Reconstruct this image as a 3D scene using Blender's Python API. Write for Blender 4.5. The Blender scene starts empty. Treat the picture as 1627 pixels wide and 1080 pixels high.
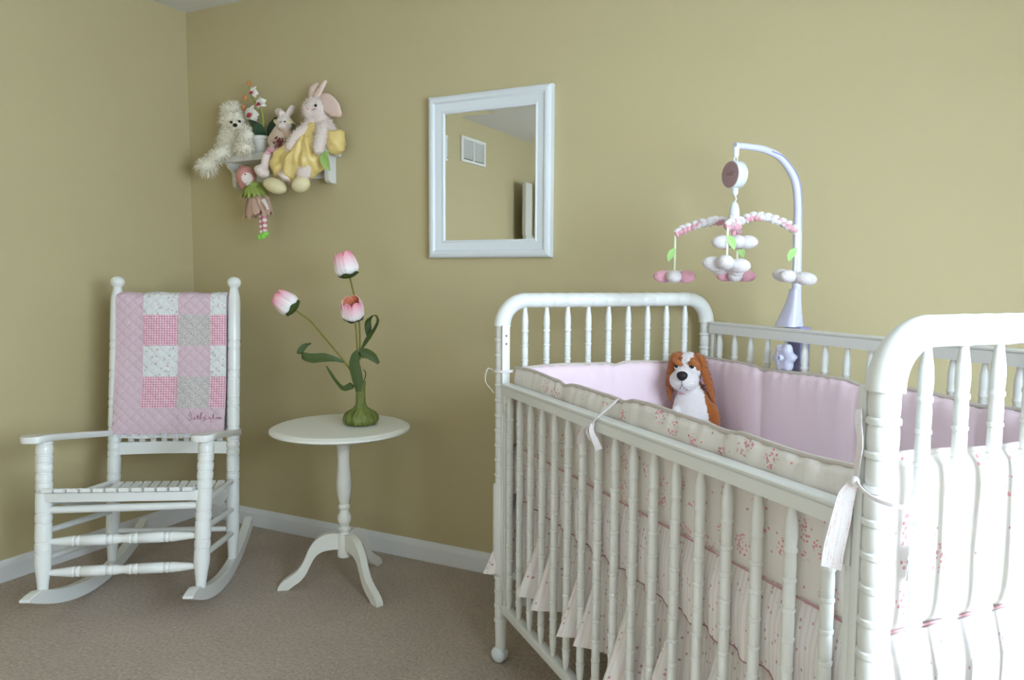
import bpy, bmesh, math, random
from mathutils import Vector, Matrix, Quaternion
PI = math.pi
random.seed(7)
SC = bpy.context.scene
COL = SC.collection

# ------------------------------------------------------------------ camera
CAM_P = Vector((3.0555, -2.6123, 1.1952))
YAW, PITCH, ROLL, FPX = -0.4644, -0.0833, 0.0052, 1196.956
cf = Vector((math.sin(YAW)*math.cos(PITCH), math.cos(YAW)*math.cos(PITCH), math.sin(PITCH)))
r0 = Vector((math.cos(YAW), -math.sin(YAW), 0)); u0 = r0.cross(cf)
cr = math.cos(ROLL)*r0 + math.sin(ROLL)*u0
cu = -math.sin(ROLL)*r0 + math.cos(ROLL)*u0
cam = bpy.data.cameras.new('camera'); camo = bpy.data.objects.new('camera', cam); COL.objects.link(camo)
cam.sensor_fit = 'HORIZONTAL'; cam.sensor_width = 36; cam.lens = FPX/1627*36
cam.clip_start = 0.02
camo.matrix_world = Matrix(((cr.x, cu.x, -cf.x, CAM_P.x), (cr.y, cu.y, -cf.y, CAM_P.y), (cr.z, cu.z, -cf.z, CAM_P.z), (0, 0, 0, 1)))
SC.camera = camo

# ------------------------------------------------------------------ world, daylight, exposure
W = bpy.data.worlds.new('world'); SC.world = W; W.use_nodes = True
W.node_tree.nodes['Background'].inputs[0].default_value = (0.75, 0.87, 1, 1)
W.node_tree.nodes['Background'].inputs[1].default_value = 1.0
def area(name, loc, target, sx, sy, power, color, spread=PI):
    l = bpy.data.lights.new(name, 'AREA'); l.shape = 'RECTANGLE'; l.size = sx; l.size_y = sy
    l.energy = power; l.color = color; l.spread = spread
    o = bpy.data.objects.new(name, l); COL.objects.link(o); o.location = loc
    o.rotation_euler = (Vector(target)-Vector(loc)).to_track_quat('-Z', 'Y').to_euler()
    return o
# daylight coming in through the window of the right wall
area('window_daylight', (4.46, -2.25, 1.36), (2.46, -2.25, 0.36), 1.5, 1.2, 79, (0.82, 1.0, 1.17))
# added warm fill light, set at an invented front wall window behind the camera
area('front_fill_light', (2.1, -4.56, 1.42), (2.1, 0, 1.35), 1.5, 1.3, 5.5, (1.0, 0.90, 0.74))
SC.view_settings.view_transform = 'Standard'; SC.view_settings.look = 'None'
SC.view_settings.exposure = 0.50; SC.view_settings.gamma = 1; SC.view_settings.use_curve_mapping = False

# ------------------------------------------------------------------ materials
def lin(c):
    return tuple(((v/255)/12.92 if v/255 <= 0.04045 else (((v/255)+0.055)/1.055)**2.4) for v in c)+(1,)
class N:
    def __init__(s, name):
        s.m = bpy.data.materials.new(name); s.m.use_nodes = True; s.t = s.m.node_tree
        s.b = s.t.nodes['Principled BSDF']; s.co = None
    def n(s, typ, **k):
        x = s.t.nodes.new(typ)
        for a, v in k.items(): setattr(x, a, v)
        return x
    def link(s, a, b): s.t.links.new(a, b)
    def coord(s, which='Object'):
        c = s.n('ShaderNodeTexCoord'); return c.outputs[which]
    def math(s, op, a, b=None, c=None):
        x = s.n('ShaderNodeMath', operation=op)
        for i, v in enumerate((a, b, c)):
            if v is None: continue
            if isinstance(v, (int, float)): x.inputs[i].default_value = v
            else: s.link(v, x.inputs[i])
        return x.outputs[0]
    def noise(s, vec, scale, detail=3, rough=.5):
        x = s.n('ShaderNodeTexNoise'); x.inputs['Scale'].default_value = scale; x.inputs['Detail'].default_value = detail
        x.inputs['Roughness'].default_value = rough
        s.link(vec, x.inputs['Vector']); return x.outputs['Fac']
    def voro(s, vec, scale, rnd=1):
        x = s.n('ShaderNodeTexVoronoi'); x.inputs['Scale'].default_value = scale; x.inputs['Randomness'].default_value = rnd
        s.link(vec, x.inputs['Vector']); return x
    def mix(s, fac, a, b):
        x = s.n('ShaderNodeMix', data_type='RGBA')
        for sock, v in ((x.inputs[0], fac), (x.inputs[6], a), (x.inputs[7], b)):
            if isinstance(v, (int, float)): sock.default_value = v
            elif isinstance(v, tuple): sock.default_value = v
            else: s.link(v, sock)
        return x.outputs[2]
    def scale(s, vec, sc):
        x = s.n('ShaderNodeMapping'); s.link(vec, x.inputs[0]); x.inputs['Scale'].default_value = sc; return x.outputs[0]
    def sep(s, vec):
        x = s.n('ShaderNodeSeparateXYZ'); s.link(vec, x.inputs[0]); return x.outputs
    def color(s, v):
        if isinstance(v, tuple): s.b.inputs['Base Color'].default_value = v
        else: s.link(v, s.b.inputs['Base Color'])
    def bump(s, h, strength=.3, dist=.002):
        x = s.n('ShaderNodeBump'); x.inputs['Strength'].default_value = strength; x.inputs['Distance'].default_value = dist
        s.link(h, x.inputs['Height']); s.link(x.outputs[0], s.b.inputs['Normal'])
    def rough(s, v): s.b.inputs['Roughness'].default_value = v
def simple(name, rgb, rough=.5, nscale=0, bstr=.2, bdist=.001, vary=0, sheen=0):
    k = N(name); c = lin(rgb); k.rough(rough)
    if nscale:
        f = k.noise(k.coord(), nscale, 4)
        if vary:
            d = tuple(v*(1-vary) for v in c[:3])+(1,)
            k.color(k.mix(f, d, c))
        else: k.color(c)
        k.bump(f, bstr, bdist)
    else: k.color(c)
    if sheen: k.b.inputs['Sheen Weight'].default_value = sheen
    return k.m
M = {}
M['paint'] = simple('white_painted_wood', (232, 234, 231), .28, 45, .04, .0006)
M['cream'] = simple('cream_painted_wood', (231, 231, 222), .4, 45, .05, .0006)
M['frame'] = simple('white_mirror_frame', (226, 232, 236), .42, 80, .05, .0005)
M['trim'] = simple('white_trim_paint', (228, 230, 232), .45, 30, .05, .0006)
M['shelf'] = simple('white_shelf_paint', (224, 224, 218), .5, 60, .08, .0008, .06)
def wall_mat():
    k = N('tan_wall_paint'); co = k.coord()
    f = k.noise(co, 260, 3); g = k.noise(co, 1.3, 3)
    k.color(k.mix(g, lin((191, 178, 137)), lin((195, 182, 142)))); k.bump(f, .10, .0012); k.rough(.72)
    return k.m
M['wall'] = wall_mat()
M['ceiling'] = simple('white_ceiling_paint', (226, 226, 224), .8, 180, .2, .002)
def carpet_mat():
    k = N('beige_carpet'); co = k.coord()
    a = k.noise(co, 85, 5, .7); b = k.noise(co, 45, 3); c = k.noise(co, 2.6, 3)
    v = k.voro(co, 170)
    f = k.math('MULTIPLY_ADD', a, 2.2, -.6)
    f = k.math('ADD', k.math('MULTIPLY', f, .62), k.math('MULTIPLY', c, .38))
    col = k.mix(f, lin((112, 94, 76)), lin((228, 210, 190)))
    col = k.mix(k.math('MULTIPLY', b, .35), col, lin((150, 128, 108)))
    k.color(col)
    h = k.math('ADD', a, k.math('MULTIPLY', v.outputs['Distance'], -.8))
    k.bump(h, .9, .006); k.rough(.95); k.b.inputs['Sheen Weight'].default_value = .25
    return k.m
M['carpet'] = carpet_mat()
def mirror_mat():
    k = N('mirror_silver'); k.color((.86, .88, .87, 1)); k.b.inputs['Metallic'].default_value = 1; k.rough(.01); return k.m
M['mirror'] = mirror_mat()
def glass_mat():
    k = N('window_glass'); k.color((1, 1, 1, 1)); k.b.inputs['Transmission Weight'].default_value = 1; k.rough(0); k.b.inputs['IOR'].default_value = 1.01; return k.m
M['glass'] = glass_mat()
def floral_mat(name, ground=(232, 226, 220), cell=.050, pink=(224, 110, 132), keep=.18):
    k = N(name); uv = k.coord('UV')
    big = 1/cell
    v = k.voro(uv, big, .75); r = k.sep(v.outputs['Color'])
    spray = k.math('MULTIPLY', k.math('LESS_THAN', k.math('MULTIPLY_ADD', k.noise(uv, 90, 2), .25, v.outputs['Distance']), .54), k.math('GREATER_THAN', r[0], keep))
    pet = k.voro(uv, big*7.5, .9)
    pm = k.math('LESS_THAN', k.math('MULTIPLY_ADD', k.noise(uv, 400, 1), .25, pet.outputs['Distance']), .52)
    m = k.math('MULTIPLY', spray, pm)
    col = k.mix(k.math('MULTIPLY', m, .72), lin(ground), k.mix(k.sep(pet.outputs['Color'])[1], lin(pink), lin((208, 84, 114))))
    v2 = k.voro(uv, big*2.6, 1); r2 = k.sep(v2.outputs['Color'])
    m2 = k.math('MULTIPLY', k.math('LESS_THAN', v2.outputs['Distance'], .12), k.math('GREATER_THAN', r2[0], .45))
    col = k.mix(k.math('MULTIPLY', m2, .75), col, k.mix(k.math('GREATER_THAN', r2[1], .6), lin((214, 96, 124)), lin((150, 128, 112))))
    k.color(col); k.rough(.85)
    st = k.noise(k.scale(uv, (60, 8, 1)), 1.0, 3)
    k.bump(st, .35, .004); k.b.inputs['Sheen Weight'].default_value = .1
    return k.m
M['floral'] = floral_mat('floral_print_cotton')
M['floral_pipe'] = floral_mat('floral_piping', (206, 198, 190), .03)
def stripe_mat():
    k = N('striped_print_cotton'); uv = k.coord('UV'); s = k.sep(uv)
    w = k.math('SINE', k.math('MULTIPLY', s[0], 2*PI/.014))
    st = k.math('GREATER_THAN', w, .55)
    col = k.mix(k.math('MULTIPLY', st, .35), lin((236, 231, 228)), lin((214, 190, 192)))
    v = k.voro(k.scale(uv, (100, 74, 1)), 1, .6); r = k.sep(v.outputs['Color'])
    m = k.math('MULTIPLY', k.math('LESS_THAN', v.outputs['Distance'], .24), k.math('GREATER_THAN', r[0], .5))
    col = k.mix(k.math('MULTIPLY', m, .7), col, k.mix(r[1], lin((206, 96, 124)), lin((150, 120, 128))))
    k.color(col); k.rough(.88); k.bump(k.noise(k.scale(uv, (120, 10, 1)), 1, 2), .25, .003)
    return k.m
M['stripe'] = stripe_mat()
def pink_mat():
    k = N('plain_pink_cotton'); uv = k.coord('UV')
    f = k.noise(k.scale(uv, (70, 7, 1)), 1, 3); g = k.noise(uv, 900, 2)
    k.color(k.mix(g, lin((240, 216, 227)), lin((246, 226, 235)))); k.bump(f, .10, .003); k.rough(.8)
    k.b.inputs['Sheen Weight'].default_value = .15
    return k.m
M['pink'] = pink_mat()
M['pink_trim'] = simple('rose_pink_piping', (206, 158, 164), .8, 300, .2)
M['shade_line'] = simple('maroon_shade_line', (164, 120, 122), .85)  # colour of the shadow line below the skirt band
M['ribbon'] = floral_mat('floral_ribbon', (240, 236, 238), .03)
M['sheet'] = simple('white_sheet', (232, 230, 230), .9, 300, .2)
def quilt_bump(k, uv):
    s = k.sep(uv)
    p = k.math('ABSOLUTE', k.math('SINE', k.math('MULTIPLY', k.math('ADD', s[0], s[1]), PI/.043)))
    q = k.math('ABSOLUTE', k.math('SINE', k.math('MULTIPLY', k.math('SUBTRACT', s[0], s[1]), PI/.043)))
    h = k.math('POWER', k.math('MULTIPLY', p, q), .35)
    h = k.math('ADD', h, k.math('MULTIPLY', k.noise(uv, 160, 3), .5))
    k.bump(h, .6, .005)
def quilt_mats():
    out = []
    k = N('quilt_plain_pink'); uv = k.coord('UV'); k.color(k.mix(k.noise(uv, 240, 3), lin((206, 178, 190)), lin((226, 202, 212)))); k.rough(.9); quilt_bump(k, uv); out.append(k.m)
    k = N('quilt_pink_gingham'); uv = k.coord('UV'); s = k.sep(uv)
    a = k.math('GREATER_THAN', k.math('SINE', k.math('MULTIPLY', s[0], 2*PI/.0098)), 0.1)
    b = k.math('GREATER_THAN', k.math('SINE', k.math('MULTIPLY', s[1], 2*PI/.0098)), 0.1)
    f = k.math('MULTIPLY', k.math('ADD', a, b), .5)
    k.color(k.mix(f, lin((240, 214, 222)), lin((210, 124, 154)))); k.rough(.9); quilt_bump(k, uv); out.append(k.m)
    k = N('quilt_rosebud_print'); uv = k.coord('UV'); wob = k.noise(uv, 200, 2)
    v = k.voro(uv, 66, .9); r = k.sep(v.outputs['Color'])
    m = k.math('MULTIPLY', k.math('LESS_THAN', k.math('MULTIPLY_ADD', wob, .3, v.outputs['Distance']), .44), k.math('GREATER_THAN', r[0], .25))
    k.color(k.mix(k.math('MULTIPLY', m, .55), lin((226, 228, 228)), k.mix(r[1], lin((212, 130, 160)), lin((150, 160, 150))))); k.rough(.9); quilt_bump(k, uv); out.append(k.m)
    k = N('quilt_grey_lace'); uv = k.coord('UV')
    k.color(k.mix(k.math('MULTIPLY_ADD', k.noise(uv, 190, 3, .7), 2.4, -.7), lin((160, 154, 152)), lin((232, 226, 224)))); k.rough(.9); quilt_bump(k, uv); out.append(k.m)
    return out
M['quilt'] = quilt_mats()
M['thread'] = simple('dark_rose_thread', (150, 78, 100), .7)
M['lavender'] = simple('lavender_plastic', (214, 216, 240), .32)
M['lavender_dark'] = simple('lavender_plastic_clamp', (150, 146, 190), .45)
M['white_plastic'] = simple('white_plastic', (226, 232, 236), .35)
M['mauve'] = simple('mauve_disc', (172, 142, 146), .5)
M['mauve_dark'] = simple('mauve_print', (140, 122, 116), .5)
M['plush_white'] = simple('white_plush', (238, 232, 232), .95, 420, .6, .004, .10, .3)
M['plush_pink'] = simple('pink_plush', (240, 178, 192), .95, 420, .6, .004, .18, .3)
M['leaf_felt'] = simple('pale_green_felt', (176, 222, 140), .9, 300, .3, .001, .1)
M['string'] = simple('pale_green_ribbon', (222, 234, 204), .8)
M['dog_brown'] = simple('brown_plush', (196, 110, 40), .95, 300, .8, .006, .35, .3)
M['dog_white'] = simple('cream_white_plush', (240, 234, 234), .95, 300, .6, .005, .06, .3)
M['black'] = simple('black_plush', (14, 12, 14), .55)
M['eye_white'] = simple('eye_white', (236, 236, 236), .4)
M['mouth'] = simple('pink_mouth_stitch', (196, 110, 130), .8)
M['dark_eye'] = simple('black_bead', (10, 9, 9), .2)
M['fur'] = simple('ivory_fur', (246, 240, 222), .9, 200, .3, .002, .06, .2)
M['bunny'] = simple('blush_white_plush', (238, 222, 214), .95, 260, .6, .004, .05, .3)
M['ear_pink'] = simple('blush_ear_fabric', (232, 206, 194), .9, 200, .2)
M['yellow'] = simple('yellow_satin', (232, 206, 132), .36, 30, .5, .01, .08)
M['cream_fab'] = simple('cream_cotton', (234, 222, 178), .85, 150, .3, .002, .06)
M['tan_fab'] = simple('tan_knit', (224, 202, 182), .9, 200, .5, .003, .12)
M['twig'] = simple('dark_red_berries', (124, 60, 62), .6, 200, .3, .001, .3)
M['rose'] = simple('rose_pink_fabric', (214, 150, 142), .85, 150, .4, .003, .15)
M['green_tulle'] = simple('moss_green_tulle', (166, 184, 92), .85, 200, .5, .004, .3)
M['tulle'] = simple('dusty_pink_tulle', (206, 172, 150), .9, 120, .5, .004, .2)
M['lime'] = simple('lime_felt', (150, 216, 92), .85)
def candy_mat():
    k = N('pink_striped_stocking'); uv = k.coord('UV'); s = k.sep(uv)
    f = k.math('GREATER_THAN', k.math('SINE', k.math('MULTIPLY', s[1], 2*PI/.022)), 0)
    k.color(k.mix(f, lin((240, 222, 218)), lin((212, 140, 150)))); k.rough(.9); return k.m
M['candy'] = candy_mat()
M['pot'] = simple('white_glazed_pot', (226, 224, 216), .45, 90, .3, .002, .06)
M['leaf_dark'] = simple('dark_green_leaf', (48, 78, 52), .5, 60, .2, .002, .25)
M['leaf_pale'] = simple('pale_green_leaf', (170, 204, 120), .7, 60, .2, .002, .1)
M['stem_green'] = simple('yellow_green_stem', (150, 170, 70), .6)
M['orchid'] = simple('white_orchid_petal', (240, 238, 230), .6, 90, .2, .001, .03)
M['orchid_lip'] = simple('crimson_orchid_lip', (178, 48, 62), .6, 90, .2, .001, .2)
M['bud'] = simple('orange_orchid_bud', (222, 150, 92), .6, 60, .2, .001, .3)
M['tulip_leaf'] = simple('green_silk_leaf', (72, 92, 38), .6, 40, .3, .002, .4)
M['tulip_stem'] = simple('olive_wrapped_stem', (132, 124, 44), .7, 200, .4, .001, .3)
def vase_mat():
    k = N('green_fibre_vase'); co = k.coord('UV')
    f = k.noise(k.scale(co, (28, 3, 1)), 1, 4, .6)
    k.color(k.mix(k.math('MULTIPLY_ADD', f, 1.8, -.4), lin((44, 60, 24)), lin((142, 152, 72)))); k.bump(f, .5, .006); k.rough(.6); return k.m
M['vase'] = vase_mat()
def petal_mat():
    k = N('pink_tipped_petal'); uv = k.coord('UV'); s = k.sep(uv)
    st = k.noise(k.scale(uv, (16, 1.5, 1)), 1, 3)
    f = k.math('ADD', s[1], k.math('MULTIPLY_ADD', st, .7, -.38))
    r = k.n('ShaderNodeValToRGB'); k.link(f, r.inputs[0])
    e = r.color_ramp.elements; e[0].position = .2; e[0].color = lin((244, 238, 238)); e[1].position = 1.0; e[1].color = lin((232, 126, 150))
    x = e.new(.62); x.color = lin((244, 204, 214))
    k.color(r.outputs[0]); k.bump(st, .3, .003); k.rough(.7); return k.m
M['petal'] = petal_mat()
M['petal_inner'] = simple('coral_petal_inside', (244, 150, 116), .7, 60, .2, .001, .2)
M['metal'] = simple('dull_metal', (150, 150, 150), .4)
M['screw'] = simple('grey_screw_hole', (96, 100, 110), .5)
M['label'] = simple('white_satin_label', (240, 240, 240), .7)
M['label_ink'] = simple('blue_grey_label_ink', (120, 150, 180), .7)
M['vent'] = simple('white_vent_metal', (232, 232, 226), .45)
M['vent_dark'] = simple('dark_vent_inside', (70, 66, 54), .8)
M['door'] = simple('white_door_paint', (214, 214, 204), .45, 30, .05, .0006)
M['brass'] = simple('dark_bronze', (60, 50, 40), .35)

# ------------------------------------------------------------------ mesh helpers
ORG = {}
def V(*a): return Vector(a)
def new(): 
    bm = bmesh.new(); bm.loops.layers.uv.new('UVMap'); return bm
def obj(name, bm, mats, parent=None, world=False, sharp=40, smooth=True):
    me = bpy.data.meshes.new(name)
    if world and parent is not None:
        bmesh.ops.translate(bm, verts=bm.verts, vec=-ORG[parent.name])
    bmesh.ops.recalc_face_normals(bm, faces=bm.faces)
    bm.to_mesh(me); bm.free()
    for m in (mats if isinstance(mats, (list, tuple)) else [mats]): me.materials.append(m)
    if smooth:
        me.polygons.foreach_set('use_smooth', [True]*len(me.polygons))
        try: me.set_sharp_from_angle(angle=math.radians(sharp))
        except Exception: pass
    o = bpy.data.objects.new(name, me); COL.objects.link(o)
    if parent is not None:
        o.parent = parent; ORG[o.name] = ORG[parent.name]
    else: ORG[o.name] = V(0, 0, 0)
    return o
def thing(name, label, cat, loc=(0, 0, 0), rotz=0, group=None):
    o = bpy.data.objects.new(name, None); COL.objects.link(o); o.location = loc; o.rotation_euler = (0, 0, rotz)
    o.empty_display_size = .05
    o['label'] = label; o['category'] = cat
    if group: o['group'] = group
    ORG[o.name] = Vector(loc); return o
def struct(name, bm, m, label=None, parent=None):
    o = obj(name, bm, m, parent)
    if parent is None:
        o['kind'] = 'structure'
        if label: o['label'] = label
    return o
def dup(o, parent, loc=None, rot=None):
    c = o.copy(); COL.objects.link(c); c.parent = parent; ORG[c.name] = ORG[parent.name]
    if loc is not None: c.location = loc
    if rot is not None: c.rotation_euler = rot
    return c
def setuv(bm, f, uvs):
    l = bm.loops.layers.uv.active
    for lp, u in zip(f.loops, uvs): lp[l].uv = u
def rings(bm, rs, mi=0, cap=True, closed=False, uvs=None):
    vs = [[bm.verts.new(p) for p in r] for r in rs]
    n = len(rs[0]); fs = []
    m = len(rs) if closed else len(rs)-1
    for i in range(m):
        a, b = vs[i], vs[(i+1) % len(rs)]
        for j in range(n):
            k = (j+1) % n
            f = bm.faces.new((a[j], a[k], b[k], b[j])); f.material_index = mi; fs.append(f)
            if uvs: setuv(bm, f, [(j/n, uvs[i]), ((j+1)/n, uvs[i]), ((j+1)/n, uvs[i+1]), (j/n, uvs[i+1])])
    if cap and not closed:
        for r in (vs[0][::-1], vs[-1]):
            try:
                f = bm.faces.new(r); f.material_index = mi
            except ValueError: pass
    return vs
def frame_of(d):
    d = d.normalized(); a = V(0, 0, 1) if abs(d.z) < .9 else V(1, 0, 0)
    x = a.cross(d).normalized(); return x, d.cross(x)
def lathe(bm, p0, p1, prof, seg=16, mi=0, cap=True):
    p0, p1 = Vector(p0), Vector(p1); d = (p1-p0); L = d.length; d.normalize(); x, y = frame_of(d)
    rs = []
    for t, r in prof:
        c = p0+d*t; rs.append([c+(x*math.cos(2*PI*j/seg)+y*math.sin(2*PI*j/seg))*r for j in range(seg)])
    rings(bm, rs, mi, cap, uvs=[t for t, r in prof])
def spline(pts, n):
    pts = [Vector(p) for p in pts]; P = [2*pts[0]-pts[1]]+pts+[2*pts[-1]-pts[-2]]
    out = []; segs = len(pts)-1
    for i in range(n+1):
        s = min(i/n*segs, segs-1e-9); k = int(s); t = s-k
        a, b, c, d = P[k:k+4]
        out.append(.5*((2*b)+(c-a)*t+(2*a-5*b+4*c-d)*t*t+(3*b-a-3*c+d)*t**3))
    return out
def lerp_list(v, n):
    if isinstance(v, (int, float)): return [v]*(n+1)
    out = []
    for i in range(n+1):
        s = i/n*(len(v)-1); k = min(int(s), len(v)-2); out.append(v[k]+(v[k+1]-v[k])*(s-k))
    return out
def tube(bm, pts, rad, seg=10, n=None, mi=0, cap=True, flat=1.0):
    n = n or max(4, (len(pts)-1)*6)
    P = spline(pts, n) if len(pts) > 2 else [Vector(pts[0]).lerp(Vector(pts[1]), i/n) for i in range(n+1)]
    R = lerp_list(rad, n); rs = []; up = None; L = 0; uvs = []
    for i, p in enumerate(P):
        t = (P[min(i+1, n)]-P[max(i-1, 0)]).normalized()
        if up is None: x, y = frame_of(t)
        else:
            x = (up - t*up.dot(t)).normalized(); y = t.cross(x)
        up = x
        if i: L += (p-P[i-1]).length
        uvs.append(L)
        rs.append([p+(x*math.cos(2*PI*j/seg)+y*math.sin(2*PI*j/seg)*flat)*R[i] for j in range(seg)])
    rings(bm, rs, mi, cap, uvs=uvs)
def box(bm, lo, hi, bev=0, mat=None, mi=0, seg=2):
    lo, hi = Vector(lo), Vector(hi)
    r = bmesh.ops.create_cube(bm, size=1); vs = r['verts']
    bmesh.ops.scale(bm, vec=hi-lo, verts=vs); bmesh.ops.translate(bm, vec=(lo+hi)/2, verts=vs)
    fs = set(f for v in vs for f in v.link_faces)
    for f in fs: f.material_index = mi
    if bev:
        es = list(set(e for v in vs for e in v.link_edges))
        rr = bmesh.ops.bevel(bm, geom=es, offset=bev, segments=seg, affect='EDGES', profile=.6)
        vs = list(set(vs) & set(bm.verts)) if False else [v for v in rr['verts'] if v.is_valid]
        vs = list(set(vs))
        for f in rr['faces']: f.material_index = mi
    if mat is not None: bmesh.ops.transform(bm, matrix=mat, verts=vs)
    return vs
def prism(bm, outline, fn, t0, t1, mi=0, bev=0):
    """outline [(u,v)], fn(u,v,t)->Vector"""
    rings(bm, [[fn(u, v, t) for u, v in outline] for t in ((t0, t1) if not bev else (t0, t1))], mi)
def ell(bm, c, r, rot=None, seg=20, mi=0, fn=None):
    c = Vector(c); r = Vector(r) if not isinstance(r, (int, float)) else V(r, r, r)
    s = bmesh.ops.create_uvsphere(bm, u_segments=seg, v_segments=max(6, seg*2//3), radius=1)
    for v in s['verts']:
        p = v.co.copy()
        if fn: p = fn(p)
        p = Vector((p.x*r.x, p.y*r.y, p.z*r.z))
        if rot is not None: p = rot @ p
        v.co = p+c
    for f in set(f for v in s['verts'] for f in v.link_faces): f.material_index = mi
def grid(bm, nu, nv, fn, uvf=None, mi=0):
    vs = [[bm.verts.new(fn(i/nu, j/nv)) for j in range(nv+1)] for i in range(nu+1)]
    for i in range(nu):
        for j in range(nv):
            f = bm.faces.new((vs[i][j], vs[i+1][j], vs[i+1][j+1], vs[i][j+1])); f.material_index = mi(i, j) if callable(mi) else mi
            if uvf: setuv(bm, f, [uvf((i+a)/nu, (j+b)/nv) for a, b in ((0, 0), (1, 0), (1, 1), (0, 1))])
    return vs
def solid_sheet(bm, nu, nv, fn, nrm, th, uvf=None, mi=0, mi2=None):
    """a cloth with thickness: front fn, back fn+nrm*th, rim joined"""
    A = grid(bm, nu, nv, fn, uvf, mi)
    B = grid(bm, nu, nv, lambda u, v: fn(u, v)+nrm(u, v)*th, uvf, mi if mi2 is None else mi2)
    e = [(i, 0) for i in range(nu+1)]+[(nu, j) for j in range(1, nv+1)]+[(i, nv) for i in range(nu-1, -1, -1)]+[(0, j) for j in range(nv-1, 0, -1)]
    for k in range(len(e)):
        a, b = e[k], e[(k+1) % len(e)]
        try:
            f = bm.faces.new((A[a[0]][a[1]], A[b[0]][b[1]], B[b[0]][b[1]], B[a[0]][a[1]])); f.material_index = mi if not callable(mi) else 0
        except ValueError: pass
def ribbon(bm, pts, width, side, th=.0014, n=None, mi=0):
    n = n or (len(pts)-1)*6; P = spline(pts, n); Wd = lerp_list(width, n)
    side = [Vector(s) for s in (side if isinstance(side, list) else [side, side])]; rs = []; uvs = []; L = 0
    for i, p in enumerate(P):
        t = (P[min(i+1, n)]-P[max(i-1, 0)]).normalized()
        s = i/n*(len(side)-1); k = min(int(s), len(side)-2); sd = side[k].lerp(side[k+1], s-k)
        x = (sd-t*sd.dot(t)); x = x.normalized() if x.length > 1e-6 else frame_of(t)[0]
        y = t.cross(x); w = Wd[i]/2
        if i: L += (p-P[i-1]).length
        uvs.append(L)
        rs.append([p-x*w-y*th/2, p+x*w-y*th/2, p+x*w+y*th/2, p-x*w+y*th/2])
    rings(bm, rs, mi, True, uvs=uvs)
def fuse(bm, voxel, smooth=4, matfn=None):
    """melt overlapping blobs into one continuous skin"""
    me = bpy.data.meshes.new('tmp'); bm.to_mesh(me); bm.free()
    o = bpy.data.objects.new('tmp', me); COL.objects.link(o)
    m = o.modifiers.new('r', 'REMESH'); m.mode = 'VOXEL'; m.voxel_size = voxel
    s = o.modifiers.new('s', 'SMOOTH'); s.iterations = smooth; s.factor = .5
    dg = bpy.context.evaluated_depsgraph_get(); dg.update()
    ev = o.evaluated_get(dg); m2 = bpy.data.meshes.new_from_object(ev)
    out = new(); out.from_mesh(m2)
    bpy.data.objects.remove(o); bpy.data.meshes.remove(me); bpy.data.meshes.remove(m2)
    if matfn:
        for f in out.faces: f.material_index = matfn(f.calc_center_median(), f.normal)
    return out
def fur(src, bm_out, count, length, width=.0012, droop=.35, rnd=random, keep=None):
    """loose strands standing on a skin bmesh"""
    src.faces.ensure_lookup_table()
    fs = [f for f in src.faces if keep is None or keep(f.calc_center_median())]
    ar = [f.calc_area() for f in fs]
    picks = rnd.choices(range(len(fs)), ar, k=count)
    for k in picks:
        f = fs[k]; vs = [v.co for v in f.verts]
        w = [rnd.random() for _ in vs]; s = sum(w); p = sum((v*(q/s) for v, q in zip(vs, w)), V(0, 0, 0))
        nr = (f.normal+V(rnd.gauss(0, .45), rnd.gauss(0, .45), rnd.gauss(0, .45))).normalized()
        L = length*(.5+rnd.random()*.8)
        x = frame_of(nr)[0]; a = rnd.random()*PI; x = (x*math.cos(a)+nr.cross(x)*math.sin(a))*width
        m = p+nr*L*.55; e = p+nr*L+V(0, 0, -droop*L)
        v = [bm_out.verts.new(q) for q in (p-x, p+x, m+x*.7, m-x*.7, e)]
        bm_out.faces.new((v[0], v[1], v[2], v[3])); bm_out.faces.new((v[3], v[2], v[4]))
def at(px, py, Y):
    """point at depth y = Y (parallel to the back wall) that the pixel measured on the photograph looks at"""
    d = cf+(px-813.5)/FPX*cr-(py-540)/FPX*cu
    return CAM_P+d*((Y-CAM_P.y)/d.y)

# ------------------------------------------------------------------ room
RX, RY, RZ = 4.5, -4.6, 2.44       # right wall, front wall, ceiling
bm = new(); box(bm, (-.12, RY-.12, -.1), (RX+.15, .12, 0)); struct('floor', bm, M['carpet'], 'beige cut pile carpet covering the floor')
bm = new(); box(bm, (-.12, RY-.12, RZ), (RX+.15, .12, RZ+.1)); struct('ceiling', bm, M['ceiling'], 'flat white ceiling')
bm = new(); box(bm, (0, 0, 0), (RX, .12, RZ)); struct('wall_back', bm, M['wall'], 'tan back wall with the mirror and shelf')
bm = new(); box(bm, (-.12, RY-.12, 0), (0, .12, RZ)); struct('wall_left', bm, M['wall'], 'tan left wall behind the rocking chair')
# right wall with its window opening
WY0, WY1, WZ0, WZ1 = -3.05, -1.45, .72, 2.12
bm = new()
box(bm, (RX, RY-.12, 0), (RX+.15, WY0, RZ)); box(bm, (RX, WY1, 0), (RX+.15, .12, RZ))
box(bm, (RX, WY0, 0), (RX+.15, WY1, WZ0)); box(bm, (RX, WY0, WZ1), (RX+.15, WY1, RZ))
struct('wall_right', bm, M['wall'], 'tan right wall around the window')
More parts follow.
